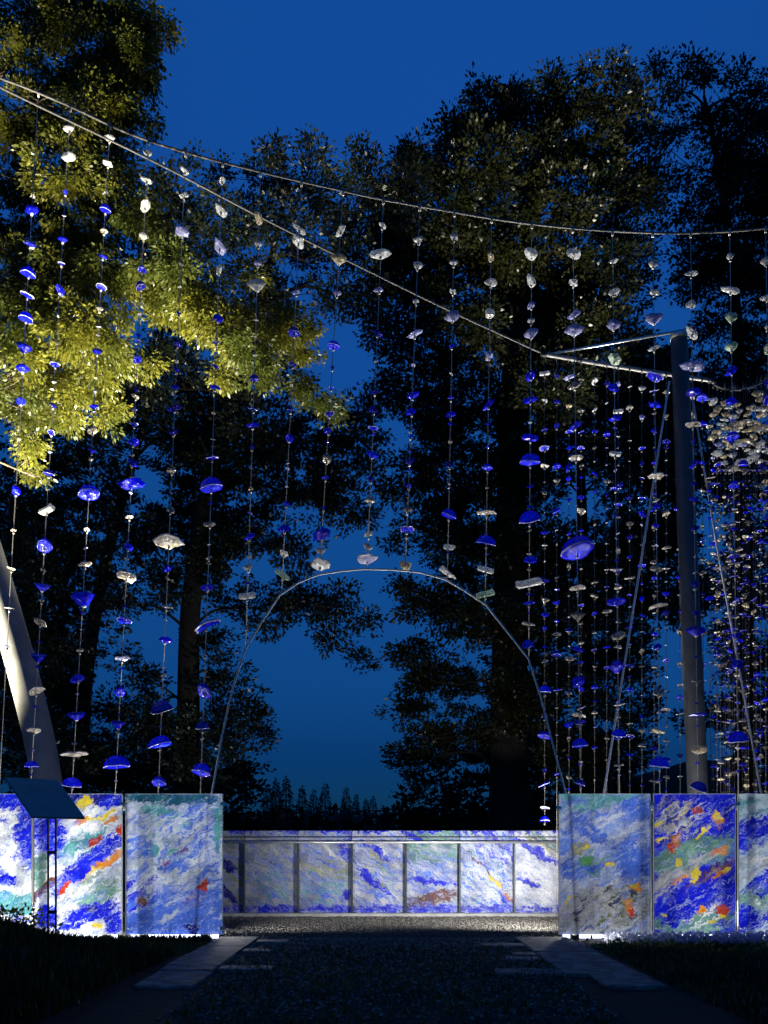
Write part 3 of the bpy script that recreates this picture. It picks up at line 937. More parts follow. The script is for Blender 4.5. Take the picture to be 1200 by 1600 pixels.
pE = paint('fused_glass_storm', BLU, [
    ('s', NAVY, 35, 2, 6, .50, .62), ES(GREY, 1055, 1278, 34, 26, 20, 1022, 40, 4, 9, .42, .52), ES(WHT, 1065, 1275, 44, 40, 40, 1022, 42, 2.5, 16, .55, .6), ES(GRN, 1085, 1335, 78, 26, 14, 1022, 20, 2, 6, .30, .48), ES(GREY, 1065, 1362, 60, 14, 30, 1022, 30, 2, 9, .40, .5),
    ES(GRN, 1080, 1440, 80, 26, 0, 1022, 10, 3, 6, .38, .52), ES(WHT, 1100, 1430, 40, 22, 10, 1022, 30, 3, 9, .48, .56), E(BLU, 1062, 1395, 62, 15, 40, 1022, .7), E(BLU, 1110, 1385, 60, 13, 32, 1022, .7), E(BLU, 1075, 1415, 50, 18, 30, 1022, .8),
    ES(GREY, 1055, 1378, 62, 6, 42, 1022, 42, 1, 26, .44, .5), ES(BRN, 1110, 1365, 52, 6, 32, 1022, 32, 1, 20, .40, .5), E(ORG, 1128, 1365, 22, 4, 36, 1022, .5), E(YEL, 1138, 1358, 9, 3, 36, 1022, .5),
    E(ORG, 1121, 1280, 9, 12, -5, 1022, .5), E(YEL, 1121, 1275, 5, 7, 0, 1022, .5), E(RED, 1091, 1264, 10, 6, 0, 1022, .5), E(ORG, 1055, 1318, 8, 20, -35, 1022, .5), E(RED, 1050, 1325, 6, 10, -35, 1022, .5), E(YEL, 1034, 1313, 12, 5, 25, 1022, .6), E(YEL, 1028, 1288, 9, 4, 25, 1022, .6),
    E(YEL, 1098, 1303, 16, 3, 42, 1022, .5), E(ORG, 1122, 1332, 18, 6, 15, 1022, .6), E(YEL, 1062, 1348, 6, 7, 0, 1022, .7), E(YEL, 1086, 1366, 8, 15, -12, 1022, .6), E(ORG, 1062, 1377, 16, 3, 35, 1022, .5), E(ORG, 1096, 1424, 9, 6, 10, 1022, .6), E(RED, 1130, 1420, 10, 8, 0, 1022, .6), E(YEL, 1132, 1430, 6, 4, 0, 1022, .6), E(YEL, 1116, 1440, 6, 4, 0, 1022, .6), E(YEL, 1040, 1430, 4, 5, 0, 1022, .6),
    ES(YEL, 1055, 1270, 44, 30, 42, 1022, 42, 1, 34, .60, .63)])
pF = paint('fused_glass_tide', (0.45, 0.55, 0.62), [
    ES(TEAL, 1200, 1260, 80, 16, 0, 1153, 10, 2, 5, .42, .56), E(BLU, 1185, 1295, 50, 20, 10, 1153, .8), E(BLU, 1160, 1318, 14, 16, 0, 1153, .8), E(BLU, 1215, 1368, 70, 18, 33, 1153, .6), ES(WHT, 1190, 1342, 30, 5, 8, 1153, 8, 2, 8, .36, .46),
    ES(GREY, 1190, 1352, 60, 7, 33, 1153, 33, 1, 24, .42, .5), ES(GRN, 1190, 1412, 60, 24, 0, 1153, 10, 3, 6, .38, .54), E(BLU, 1165, 1438, 22, 22, 0, 1153, .9), E(BLU, 1215, 1430, 30, 12, 10, 1153, .9), E(WHT, 1183, 1411, 4, 4, 0, 1153, .2), ('s', SKYB, 25, 2, 7, .58, .66), E(RED, 1198, 1418, 4, 3, 0, 1153)])

glass_panel(-95, 50, pA, 'glaring white glass panel with blue patches behind the dark slanted sign', clamps=((1.01, .9),))
glass_panel(52, 191, pB, 'glass panel with diagonal blue band and red and orange flecks beside the slanted sign', strip=(0.2, 1.0), clamps=((1.01, .93),))
glass_panel(196, 348, pC, 'cloudy white and blue glass panel at the left edge of the path opening', strip=(0.0, 1.0), clamps=((1.0, .93), (1.0, .05)))
glass_panel(873, 1017, pD, 'pale blue glass panel with grey meadow bottom right of the path opening', strip=(0.0, 0.95), clamps=((0.0, .9), (1.01, .93)))
glass_panel(1021, 1150, pE, 'deep blue stormy glass panel with yellow and orange strokes below the grey mast', strip=(0, 1), clamps=((1.02, .93),))
glass_panel(1153, 1300, pF, 'teal and blue wave glass panel with white flash beside the stormy one', strip=(0, 1))


# handrail frames behind the panels
def rail_frame(label, x0, x1, posts, d):
    o = empty('handrail_frame', ((x0 + x1) / 2, d, 0), label, 'railing')
    bm = bmesh.new()
    tube(bm, [(x0 - (x0 + x1) / 2, 0, 1.36), (x1 - (x0 + x1) / 2, 0, 1.36)], 0.028, 8)
    link('rail', mesh_bm('rail', bm, MAT['steel']), o)
    for p, w in posts:
        bm = bmesh.new()
        box(bm, (p - w / 2 - (x0 + x1) / 2, -0.03, 0), (p + w / 2 - (x0 + x1) / 2, 0.03, 1.33), bevel=0.006)
        link('post', mesh_bm('post', bm, MAT['steel']), o)


rail_frame('steel handrail frame behind the left glass panels', -5.0, -1.72, ((-2.58, 0.11), (-3.62, 0.05)), 10.06)
rail_frame('steel handrail frame behind the right glass panels', 1.86, 5.2, ((2.78, 0.05), (3.66, 0.05)), 10.08)

# ------------------------------------------------------------------ parapet beyond the crossing path
D2 = 12.98
S2 = D2 / FPX


def pp(name, lay, base=(0.40, 0.42, 0.45)):
    return paint(name, base, lay, 0.6, 0.35, -36, 0.012, 0.55)


def e2(col, fx, fz, rx, rz, ang, rough=.6):
    return ('e', col, fx * .73, fz * 1.15, rx * .73, rz * 1.25, ang, rough)


def es2(col, fx, fz, rx, rz, ang, sang, al, ac, lo, hi):
    return ('es', col, fx * .73, fz * 1.15, rx * .73, rz * 1.15, ang, sang, al, ac, lo, hi)


BOT2 = [es2(BLU, .5, .04, .7, .06, 0, 0, 4, 8, .36, .5), es2(BLU, .5, .98, .8, .05, 0, 0, 4, 3, .45, .5)]
V1 = [('s', BLU, -36, 1.5, 6, .60, .66), ('s', SKYB, -34, 2.2, 13, .50, .60), ('s', (.24, .30, .60), -30, 3, 20, .50, .60)]
PAR = [
    ('dim olive and navy parapet panel at the left end', pp('parapet_olive', V1 + [('s', OLV, -40, 1.5, 9, .42, .55), e2(NAVY, .6, .58, .30, .05, -25, .8), e2(NAVY, .6, .25, .5, .05, -38, .8)] + BOT2)),
    ('dull grey-blue parapet panel with faint yellow swirls', pp('parapet_grey', V1 + [('s', OLV, -48, 2, 12, .52, .60), es2(TEAL, .6, .3, .4, .2, -30, -50, 2, 14, .5, .58)] + BOT2, (0.44, 0.45, 0.46))),
    ('parapet panel with pale diagonal ridge over green and yellow bands', pp('parapet_ridge', V1 + [es2(OLV, .5, .52, .7, .14, -8, -6, 2, 14, .42, .54), e2((.62, .60, .50), .62, .70, .5, .018, -38, .4), es2(TEAL, .5, .3, .7, .2, 0, -5, 2, 14, .5, .6), es2(BLU, .92, .80, .2, .2, -30, -30, 2, 10, .45, .55), e2(BLU, .9, .22, .14, .035, 45, .9)] + BOT2)),
    ('parapet panel with two steep blue bars sloping to the right', pp('parapet_bars', V1 + [e2(BLU, .45, .72, .40, .035, -33, .9), e2(BLU, .40, .36, .42, .045, -42, .8), es2(OLV, .5, .5, .6, .3, -34, -40, 2, 14, .54, .60), es2(GRN, .5, .45, .4, .2, -34, -40, 2, 14, .52, .6)] + BOT2, (.60, .60, .59))),
    ('green-tinted parapet panel with brown and blue base', pp('parapet_green', V1 + [es2(GRN, .5, .80, .8, .24, 0, -12, 2, 12, .36, .54), e2(BLU, .45, .37, .55, .03, -8, .9), es2(BRN, .55, .18, .6, .09, 12, 10, 3, 14, .40, .52), e2(BLU, .15, .88, .2, .04, -30, .9)] + BOT2, (.56, .57, .56))),
    ('pale blue parapet panel crossed by one orange-tipped diagonal line', pp('parapet_line', [('s', SKYB, -38, 3, 16, .50, .58), ('s', TEAL, -35, 3, 16, .58, .66), es2(BLU, .65, .75, .5, .22, -35, -38, 2, 12, .50, .56), e2(BRN, .48, .50, .70, .012, -44, .3), e2(YEL, .70, .35, .16, .026, -44, .4), e2(ORG, .9, .18, .14, .024, -44, .4), e2(BLU, .85, .15, .2, .035, -48, .7)] + BOT2, (.66, .68, .68))),
    ('brightest parapet panel with a navy ridge, right end against the tall panel', pp('parapet_bright', [('s', (.4, .5, .75), -32, 3, 16, .55, .64), e2(BLU, .40, .72, .60, .045, -30, .9), e2(BLU, .25, .36, .30, .03, -22, .9), es2(GRN, .6, .85, .5, .10, -25, -30, 2, 12, .48, .56), e2(BRN, .55, .80, .4, .008, -35, .4), e2(YEL, .6, .74, .4, .010, -35, .5)] + BOT2, (.80, .80, .78)))]
par = empty('parapet', (0, D2, 0), 'low glass parapet of seven painted panels beyond the crossing path', 'parapet')
bnd = [298, 382, 466, 550, 634, 718, 803, 888]
for i, (lab, m) in enumerate(PAR):
    x0, x1 = (bnd[i] - 600) * S2, (bnd[i + 1] - 600) * S2
    bm = bmesh.new()
    w = x1 - x0 - 0.006
    fs = box(bm, (0, 0, 0), (w, 0.014, 1.108), 1)
    for f in fs:
        if f.calc_center_median().y < 0.0005:
            f.material_index = 0
    o = link('parapet_pane', mesh_bm('parapet_pane', bm, [m, MAT['clear']]), par, (x0 + 0.003, 0, 0.052))
    o['label'] = lab
for i in range(1, 8):
    x = (bnd[i] - 600) * S2
    bm = bmesh.new()
    box(bm, (-0.013, -0.050, 0.05), (0.013, -0.018, 0.985), bevel=0.003)
    box(bm, (-0.05, -0.07, 0.05), (0.05, -0.01, 0.062))
    for zz in (0.3, 0.8):
        box(bm, (-0.010, -0.0175, zz), (0.010, -0.002, zz + 0.03))
    link('post', mesh_bm('post', bm, MAT['dark_metal']), par, (x, 0, 0))
bm = bmesh.new()
xa, xb = (290 - 600) * S2, (892 - 600) * S2
tube(bm, [(xa, -0.06, 1.004), (xb, -0.06, 1.004)], 0.016, 8)
link('handrail', mesh_bm('handrail', bm, MAT['steel']), par)
bm = bmesh.new()
box(bm, (xa, -0.03, 1.068), (xb, -0.016, 1.080))
link('upper_rail', mesh_bm('upper_rail', bm, MAT['dark_metal']), par)

# ------------------------------------------------------------------ masts, cables, arch
bm = bmesh.new()
dm = 11.1
axis = [P(100, 1310, dm), P(72, 1215, dm), P(42, 1075, dm), P(0, 925, dm), P(-40, 800, dm), P(-110, 600, dm), P(-190, 380, dm), P(-290, 120, dm)]
axis[0] = P(98, 1452, dm)
axis[0].z = 0
b = axis[0].copy()
tube(bm, [p - b for p in catmull(axis, 4)], 0.172, 22)
bmesh.ops.create_cone(bm, cap_ends=True, segments=20, radius1=0.34, radius2=0.34, depth=0.03, matrix=Matrix.Translation((0, 0, 0.02)))
mast_l = empty('leaning_mast', b, 'thick pale mast leaning out of frame behind the slanted sign', 'mast')
link('shaft', mesh_bm('shaft', bm, MAT['pale_mast']), mast_l)

dr = 11.6
top, low = P(1061, 528, dr), P(1099, 1462, dr)
low.z = 0
mast_r = empty('leaning_mast', low, 'slim grey mast standing behind the right-hand strands', 'mast')
bm = bmesh.new()
tube(bm, [Vector((0, 0, 0)), (top - low) * 0.5, top - low], [0.128, 0.118, 0.100], 18)
bmesh.ops.create_cone(bm, cap_ends=True, segments=18, radius1=0.22, radius2=0.22, depth=0.03, matrix=Matrix.Translation((0, 0, 0.02)))
link('shaft', mesh_bm('shaft', bm, MAT['mast']), mast_r)
bm = bmesh.new()
tube(bm, [top - low - Vector((0, 0, 0.02)), top - low + Vector((0, 0, 0.05))], 0.104, 18)
link('cap', mesh_bm('cap', bm, MAT['steel']), mast_r)
bm = bmesh.new()
tube(bm, [P(1052, 519, dr - .05) - low, P(862, 553, dr) - low], 0.016, 8)
link('strut', mesh_bm('strut', bm, MAT['steel']), mast_r)


def cable(name, pts, r, label, cat, mat='cable', n=8, smooth=True, per=6):
    pts = catmull(pts, per) if smooth else [Vector(p) for p in pts]
    b = pts[0].copy()
    bm = bmesh.new()
    tube(bm, [p - b for p in pts], r, n)
    o = link(name, mesh_bm(name, bm, MAT[mat]), None, b)
    prop(o, label, cat)
    return o


DB = 10.4


def dB(px):
    return DB - 0.35 * math.sin(math.pi * max(0, min(1, (px - 0) / 1200)))


CB = [(-160, 70), (0, 122), (100, 162), (200, 208), (290, 238), (405, 268), (500, 290), (600, 312), (708, 331), (800, 346), (900, 357), (1000, 363), (1080, 364), (1200, 356), (1330, 330)]


def cb_y(px):
    for (x0, y0), (x1, y1) in zip(CB[:-1], CB[1:]):
        if x0 <= px <= x1:
            return y0 + (y1 - y0) * (px - x0) / (x1 - x0)
    return 360


cable('support_cable', [P(x, y, dB(x)) for x, y in CB], 0.012, 'upper sagging steel cable carrying the front row of glass strands', 'cable')
cable('support_cable', [P(-160, 48, 9.6), P(0, 136, 9.9), P(240, 252, 10.2), P(405, 338, 10.7), P(545, 408, 11.0), P(700, 484, 11.3), P(852, 554, 11.6)], 0.012,
      'straight steel cable descending from upper left to the hanging rod', 'cable')
cable('hanging_rod', [P(849, 553, 11.6), P(930, 567, 11.62), P(1020, 581, 11.65), P(1115, 595, 11.7)], 0.025, 'thick steel rod crossing in front of the grey mast with strands below', 'rod', 'rod')
rod = bpy.data.objects['hanging_rod']
for q, rr in ((P(849, 553, 11.6), .034), (P(905, 562, 11.61), .030), (P(1063, 588, 11.67), .032), (P(1115, 595, 11.7), .034)):
    bm = bmesh.new()
    tube(bm, [Vector((-.035, 0, .004)), Vector((.035, 0, -.004))], rr, 8)
    tube(bm, [Vector((0, 0, rr)), Vector((0, 0, rr + .03))], .008, 6)
    link('collar', mesh_bm('collar', bm, MAT['dark_metal']), rod, q - rod.location)
CH = [(1112, 597), (1122, 604), (1140, 609), (1160, 608), (1180, 602), (1200, 592), (1240, 570), (1290, 545)]
cable('curtain_cable', [P(x, y, 12.8) for x, y in CH], 0.013, 'short sagging cable carrying the dense strand curtain right of the mast', 'cable')
cable('guy_wire', [P(1046, 596, dr - .1), P(1017, 780, 11.3), P(943, 1242, 11.0), P(905, 1470, 10.85)], 0.013, 'guy wire slanting left from the grey mast to the pale blue panel', 'wire', 'bright', smooth=False)
cable('guy_wire', [P(1080, 610, dr - .1), P(1118, 840, 11.8), P(1147, 1000, 12.0), P(1225, 1440, 12.4)], 0.013, 'guy wire slanting right from the grey mast into the dense curtain', 'wire', 'bright', smooth=False)
ARCH = [(318, 1300), (331, 1240), (347, 1150), (362, 1080), (383, 1015), (410, 970), (437, 930), (467, 910), (497, 898), (535, 892), (570, 889), (612, 890), (655, 894), (695, 905), (728, 924), (760, 946), (795, 990), (826, 1030), (845, 1090), (868, 1180), (885, 1242), (900, 1300)]
DA = 10.1
ar = [P(x, y, DA) for x, y in ARCH]
ar[0].z = 0.0
ar[-1].z = 0.0
arch = cable('arch_rod', ar, 0.0105, 'thin bent steel arch spanning the path between the glass panels', 'arch', 'bright', 6, smooth=False)


def arch_y(px):
    for (x0, y0), (x1, y1) in zip(ARCH[:-1], ARCH[1:]):
        if x0 <= px <= x1:
            return y0 + (y1 - y0) * (px - x0) / (x1 - x0)
    return None


# ------------------------------------------------------------------ hanging glass
def wob(v, s=3.0, a=0.12, seed=0):
    return 1 + a * mnoise.noise(Vector((v.x * s + seed, v.y * s, v.z * s)))


def lathe(profile, seg, seed, amp, mat_of):
    bm = bmesh.new()
    rings = []
    for r, z in profile:
        if r < 1e-4:
            rings.append([bm.verts.new((0, 0, z))])
        else:
            ring = []
            for k in range(seg):
                a = 2 * math.pi * k / seg
                w = 1 + amp * mnoise.noise(Vector((math.cos(a) * 1.6 + seed * 7.3, math.sin(a) * 1.6, seed)))
                dz = amp * 0.35 * r * 2 * mnoise.noise(Vector((math.cos(a) * 1.3, seed * 3.1, math.sin(a) * 1.3)))
                ring.append(bm.verts.new((r * w * math.cos(a), r * w * math.sin(a), z + dz)))
            rings.append(ring)
    for i, (a, b) in enumerate(zip(rings[:-1], rings[1:])):
        for k in range(seg):
            q = [a[k % len(a)], a[(k + 1) % len(a)], b[(k + 1) % len(b)], b[k % len(b)]]
            u = []
            for v in q:
                if v not in u:
                    u.append(v)
            if len(u) > 2:
                f = bm.faces.new(u)
                f.smooth = True
                f.material_index = mat_of(i)
    bmesh.ops.recalc_face_normals(bm, faces=bm.faces)
    return bm


def dome_mesh(seed, body):
    prof = [(0, .36), (.2, .335), (.36, .24), (.46, .10), (.50, -.02), (.49, -.055), (.40, -.05), (0, .0)]
    return mesh_bm('glass_dome', lathe(prof, 14, seed, .16, lambda i: 1 if i == 4 else 0), [body, MAT['lip']])


def bowl_mesh(seed, body):
    prof = [(0, -.30), (.10, -.27), (.14, -.20), (.30, -.08), (.50, .13), (.47, .14), (.26, .0), (0, -.12)]
    return mesh_bm('glass_bowl', lathe(prof, 14, seed, .22, lambda i: 1 if i in (0, 4) else 0), [body, MAT['lip']])


def disc_mesh(seed, body):
    prof = [(0, .05), (.25, .045), (.45, .03), (.50, -.01), (.44, -.05), (.2, -.075), (0, -.08)]
    return mesh_bm('glass_disc', lathe(prof, 14, seed, .34, lambda i: 1 if i == 3 else 0), [body, MAT['lip']])


def chunk_mesh(seed, body, flat=.62):
    bm = bmesh.new()
    bmesh.ops.create_icosphere(bm, subdivisions=2, radius=.5)
    rs = random.Random(seed)
    planes = [(Vector((rs.gauss(0, 1), rs.gauss(0, 1), rs.gauss(0, 1))).normalized(), rs.uniform(.22, .40)) for _ in range(9)]
    for v in bm.verts:
        for n, d in planes:
            q = v.co.dot(n)
            if q > d:
                v.co -= n * (q - d)
        v.co *= wob(v.co, 4, .2, seed)
        v.co.z *= flat
        v.co.y *= .8
        v.co.x *= 1.25
    return mesh_bm('glass_chunk', bm, [body])


def bar_mesh(seed, body):
    bm = bmesh.new()
    box(bm, (-.5, -.2, -.13), (.5, .2, .13), bevel=.05)
    bmesh.ops.subdivide_edges(bm, edges=[e for e in bm.edges if e.calc_length() > .5], cuts=3)
    for v in bm.verts:
        v.co *= wob(v.co, 4, .14, seed)
        v.co.z += .04 * mnoise.noise(v.co * 3 + Vector((seed, 0, 0)))
    return mesh_bm('glass_bar', bm, [body])


LIB = {}
for key, body in (('blue', 'g_blue'), ('navy', 'g_navy'), ('white', 'g_white'), ('cream', 'g_cream'), ('green', 'g_green'), ('grey', 'g_grey'), ('lilac', 'g_lilac')):
    for kind, fn in (('dome', dome_mesh), ('bowl', bowl_mesh), ('disc', disc_mesh), ('chunk', chunk_mesh), ('bar', bar_mesh)):
        LIB[kind, key] = [fn(s + hash_ * 1.7, MAT[body]) for s, hash_ in ((1, len(key)), (2, len(kind)), (3, 5))]


def strand(label, group, d, x_top, y_top, x_bot, y_bot, pieces, wire_r=0.0045, end_z=None, wmat='wire'):
    """pieces: (py, kind, colour, width px); hangs from (x_top, y_top) down to (x_bot, y_bot)"""
    dt, db = d if isinstance(d, tuple) else (d, d)
    a, b = P(x_top, y_top, dt), P(x_bot, y_bot, db)
    if end_z is not None:
        t = (a.z - end_z) / (a.z - b.z)
        b = a + (b - a) * t
    o = empty('glass_strand', a, label, 'glass strand', group)
    bm = bmesh.new()
    tube(bm, [(0, 0, 0), b - a], wire_r, 5)
    tube(bm, [(0, 0, 0.025), (0, 0, -0.045)], wire_r * 2.6, 6)
    for py, kind, col, w in pieces:
        t = (py - y_top) / (y_bot - y_top)
        p = (P(x_top, y_top, dt)).lerp(P(x_bot, y_bot, db), t) - a
        s = w * (dt + (db - dt) * t) / FPX
        if s > 0.06:
            tube(bm, [p - Vector((0, 0, .13 * s + .035)), p - Vector((0, 0, .13 * s + .005))], 0.011, 6)
    link('wire', mesh_bm('wire', bm, MAT[wmat]), o)
    for py, kind, col, w in pieces:
        t = (py - y_top) / (y_bot - y_top)
        p = (P(x_top, y_top, dt)).lerp(P(x_bot, y_bot, db), t) - a
        s = w * (dt + (db - dt) * t) / FPX
        q = link('glass_' + kind, random.choice(LIB[kind, col]), o, p)
        q.rotation_euler = (random.gauss(0, .17), random.gauss(0, .20), random.uniform(0, 6.28) if kind != 'bar' else random.gauss(0, .3))
        v = random.uniform(.85, 1.2)
        q.scale = (s * random.uniform(.85, 1.12), s * random.uniform(.8, 1.1), s * v)
    return o


def auto(y0, y1, step, wmin, wmax, white_until=None, extra=('blue', 'blue', 'blue', 'navy', 'navy', 'grey')):
    out = []
    y = y0
    while y < y1:
        if white_until and y < white_until:
            out.append((y, random.choice(('chunk', 'chunk', 'chunk', 'bar', 'bowl')), random.choice(('white', 'white', 'white', 'cream', 'lilac')), random.uniform(wmin, wmax)))
        else:
            c = random.choice(extra)
            kd = random.choice(('dome', 'bowl', 'chunk', 'chunk', 'disc'))
            w = random.uniform(wmin, wmax)
            if random.random() < .28:
                kd, c, w = random.choice(('chunk', 'disc')), random.choice(('grey', 'white', 'lilac')), random.uniform(wmin * .5, wmin * .9)
            out.append((y, kd, c, w))
        y += step * random.uniform(.7, 1.35)
    return out


Wc, Wb = ('chunk', 'white'), ('bar', 'white')


def wl(*a):
    return [(y, random.choice(('chunk', 'chunk', 'chunk', 'bowl')), c, w) for y, c, w in a]


FRONT = [
    # x_top, x_bot, y_bot, explicit pieces, auto range, label
    (110, 47, 1240, wl((203, 'white', 18), (245, 'white', 22)) + [(797, 'bar', 'white', 28), (853, 'dome', 'blue', 27), (890, 'chunk', 'grey', 10), (917, 'bowl', 'blue', 23), (972, 'disc', 'grey', 20), (1027, 'bowl', 'blue', 27), (1079, 'disc', 'grey', 30), (1141, 'disc', 'grey', 24), (1197, 'dome', 'blue', 23)], (300, 770),
     'strand ending in a blue dome in front of the leaning pale mast'),
    (172, 112, 1240, wl((217, 'white', 17), (255, 'white', 20)) + [(770, 'dome', 'blue', 32), (826, 'disc', 'white', 11), (880, 'disc', 'grey', 24), (936, 'bowl', 'blue', 38), (1015, 'chunk', 'grey', 13), (1060, 'chunk', 'blue', 22), (1118, 'bowl', 'blue', 28), (1178, 'disc', 'grey', 42), (1226, 'dome', 'blue', 29)], (300, 740),
     'strand with a wide smoky saucer above a flat blue dome, right of the pale mast'),
    (232, 180, 1240, wl((240, 'white', 15), (281, 'white', 14), (320, 'white', 26), (368, 'white', 22)) + [(753, 'chunk', 'blue', 40), (805, 'disc', 'grey', 13), (852, 'chunk', 'blue', 17), (898, 'disc', 'grey', 34), (967, 'disc', 'blue', 27), (1027, 'disc', 'lilac', 23), (1079, 'chunk', 'blue', 27), (1131, 'bowl', 'blue', 26), (1196, 'dome', 'blue', 40)], (420, 730),
     'strand ending in the largest blue dome, above the joint of two left panels'),
    (290, 247, 1240, wl((266, 'white', 16), (304, 'white', 18), (362, 'lilac', 28)) + [(732, 'chunk', 'grey', 18), (793, 'chunk', 'grey', 16), (843, 'disc', 'grey', 48), (885, 'chunk', 'blue', 23), (945, 'disc', 'grey', 20), (997, 'chunk', 'blue', 19), (1053, 'chunk', 'grey', 10), (1106, 'dome', 'navy', 35), (1162, 'dome', 'blue', 38), (1223, 'dome', 'blue', 21)], (410, 700),
     'strand with a wide grey saucer high up and three stacked domes below it'),
    (348, 313, 1240, wl((281, 'white', 15), (327, 'white', 24), (383, 'lilac', 30), (420, 'white', 16)) + [(757, 'dome', 'blue', 38), (815, 'chunk', 'grey', 18), (867, 'chunk', 'grey', 12), (914, 'chunk', 'blue', 20), (973, 'disc', 'blue', 42), (1020, 'chunk', 'grey', 10), (1076, 'chunk', 'blue', 32), (1136, 'dome', 'navy', 24), (1206, 'dome', 'blue', 36)], (460, 730),
     'strand ending in a big blue dome just left of the arch foot'),
    (407, 384, 1012, wl((342, 'cream', 23), (382, 'white', 15), (411, 'lilac', 15), (447, 'white', 28)) + [(838, 'chunk', 'blue', 22), (887, 'bowl', 'white', 18), (931, 'bar', 'white', 27), (979, 'chunk', 'grey', 9)], (500, 800),
     'strand with a white glass bar, first to end on the left shoulder of the arch'),
    (471, 440, 928, wl((357, 'white', 20), (377, 'white', 25), (456, 'lilac', 16)) + [(826, 'chunk', 'blue', 22), (864, 'chunk', 'white', 18), (898, 'bar', 'green', 25)], (520, 790),
     'strand ending in a pale green glass bar on the left side of the arch'),
    (536, 499, 896, wl((360, 'white', 18), (406, 'cream', 25), (458, 'lilac', 16)) + [(836, 'chunk', 'blue', 28), (861, 'bowl', 'white', 20), (881, 'disc', 'white', 33)], (540, 800),
     'strand ending in a wide white saucer left of the arch crown'),
    (599, 573, 888, wl((352, 'white', 13), (396, 'white', 26), (452, 'lilac', 14)) + [(835, 'chunk', 'white', 15), (855, 'bowl', 'white', 17), (873, 'disc', 'lilac', 30)], (520, 800),
     'strand of three small whitish pieces against the sky at the arch crown'),
    (656, 633, 890, wl((375, 'white', 20), (416, 'white', 18), (470, 'white', 13), (521, 'lilac', 22)) + [(826, 'disc', 'blue', 26), (883, 'chunk', 'cream', 27)], (570, 800),
     'strand ending in a cream glass chunk just right of the arch crown'),
    (710, 699, 905, wl((371, 'white', 14), (411, 'white', 15), (455, 'white', 14), (496, 'lilac', 26)) + [(805, 'dome', 'blue', 26), (854, 'chunk', 'white', 18), (894, 'disc', 'white', 31)], (540, 770),
     'strand ending in a white saucer on the right shoulder of the arch'),
    (768, 758, 944, wl((402, 'cream', 17), (442, 'white', 19), (489, 'white', 25), (555, 'lilac', 20)) + [(632, 'chunk', 'blue', 20), (731, 'dome', 'blue', 17), (800, 'disc', 'grey', 30), (848, 'dome', 'blue', 28), (890, 'bar', 'white', 27), (928, 'bar', 'green', 33)], None,
     'strand ending in a white bar above a pale green bar right of the arch crown'),
    (831, 826, 1028, wl((397, 'white', 26), (440, 'white', 24), (477, 'lilac', 17), (502, 'white', 13), (523, 'lilac', 22)) + [(587, 'chunk', 'blue', 22), (625, 'chunk', 'blue', 18), (684, 'chunk', 'blue', 27), (722, 'dome', 'blue', 34), (813, 'dome', 'blue', 40), (875, 'chunk', 'blue', 20), (911, 'bar', 'white', 40), (942, 'chunk', 'blue', 16), (975, 'disc', 'grey', 22), (1007, 'chunk', 'blue', 22)], None,
     'strand with the widest white bar, last to end on the arch at right'),
    (895, 907, 1240, wl((395, 'white', 26), (440, 'white', 24), (490, 'lilac', 22), (516, 'lilac', 28)) + [(600, 'chunk', 'grey', 20), (662, 'chunk', 'blue', 20), (712, 'disc', 'grey', 24), (857, 'dome', 'blue', 52), (915, 'disc', 'grey', 24), (960, 'bowl', 'grey', 26), (1012, 'chunk', 'blue', 20), (1063, 'chunk', 'blue', 26), (1116, 'disc', 'grey', 24), (1164, 'dome', 'blue', 27), (1225, 'dome', 'navy', 18)], None,
     'strand with the broadest blue dome, hanging right of the arch'),
    (957, 968, 1240, wl((408, 'white', 16), (455, 'white', 17), (508, 'lilac', 24), (559, 'green', 27)) + [(605, 'chunk', 'blue', 20), (651, 'chunk', 'blue', 20), (707, 'bar', 'white', 18), (760, 'disc', 'blue', 20), (887, 'disc', 'grey', 20), (938, 'chunk', 'blue', 28), (992, 'chunk', 'grey', 24), (1041, 'chunk', 'blue', 34), (1100, 'disc', 'grey', 20), (1147, 'dome', 'blue', 24), (1195, 'disc', 'grey', 16)], None,
     'strand with a big blue lump meeting the left guy wire'),
    (1020, 1031, 1240, wl((413, 'white', 14), (456, 'white', 17), (499, 'lilac', 26), (543, 'white', 15)) + [(587, 'disc', 'blue', 26), (631, 'chunk', 'blue', 20), (742, 'disc', 'grey', 30), (945, 'disc', 'grey', 34), (1010, 'chunk', 'blue', 16), (1082, 'chunk', 'grey', 24), (1142, 'disc', 'cream', 24), (1196, 'dome', 'blue', 32)], (790, 930),
     'strand ending in a blue dome just left of the grey mast'),
    (1079, 1091, 1240, wl((428, 'white', 16), (475, 'white', 18), (519, 'white', 25), (571, 'lilac', 36)) + [(613, 'chunk', 'blue', 22), (663, 'disc', 'grey', 24), (725, 'chunk', 'blue', 22), (987, 'bowl', 'blue', 30), (1064, 'disc', 'grey', 16), (1116, 'disc', 'blue', 27), (1170, 'chunk', 'cream', 24), (1233, 'dome', 'navy', 30)], (780, 960),
     'strand hanging in front of the grey mast'),
    (1140, 1154, 1240, wl((402, 'white', 14), (453, 'white', 26), (498, 'green', 22), (544, 'green', 22)) + [(580, 'chunk', 'blue', 20), (628, 'chunk', 'blue', 20), (684, 'dome', 'blue', 22), (1041, 'bowl', 'blue', 21), (1157, 'dome', 'blue', 36)], (760, 1000),
     'front-row strand of larger pieces over the dense curtain, first right of the mast'),
    (1196, 1212, 1240, wl((410, 'white', 20), (466, 'white', 18), (512, 'white', 16), (548, 'green', 18)), (600, 1220),
     'front-row strand cut by the frame edge at far right')]
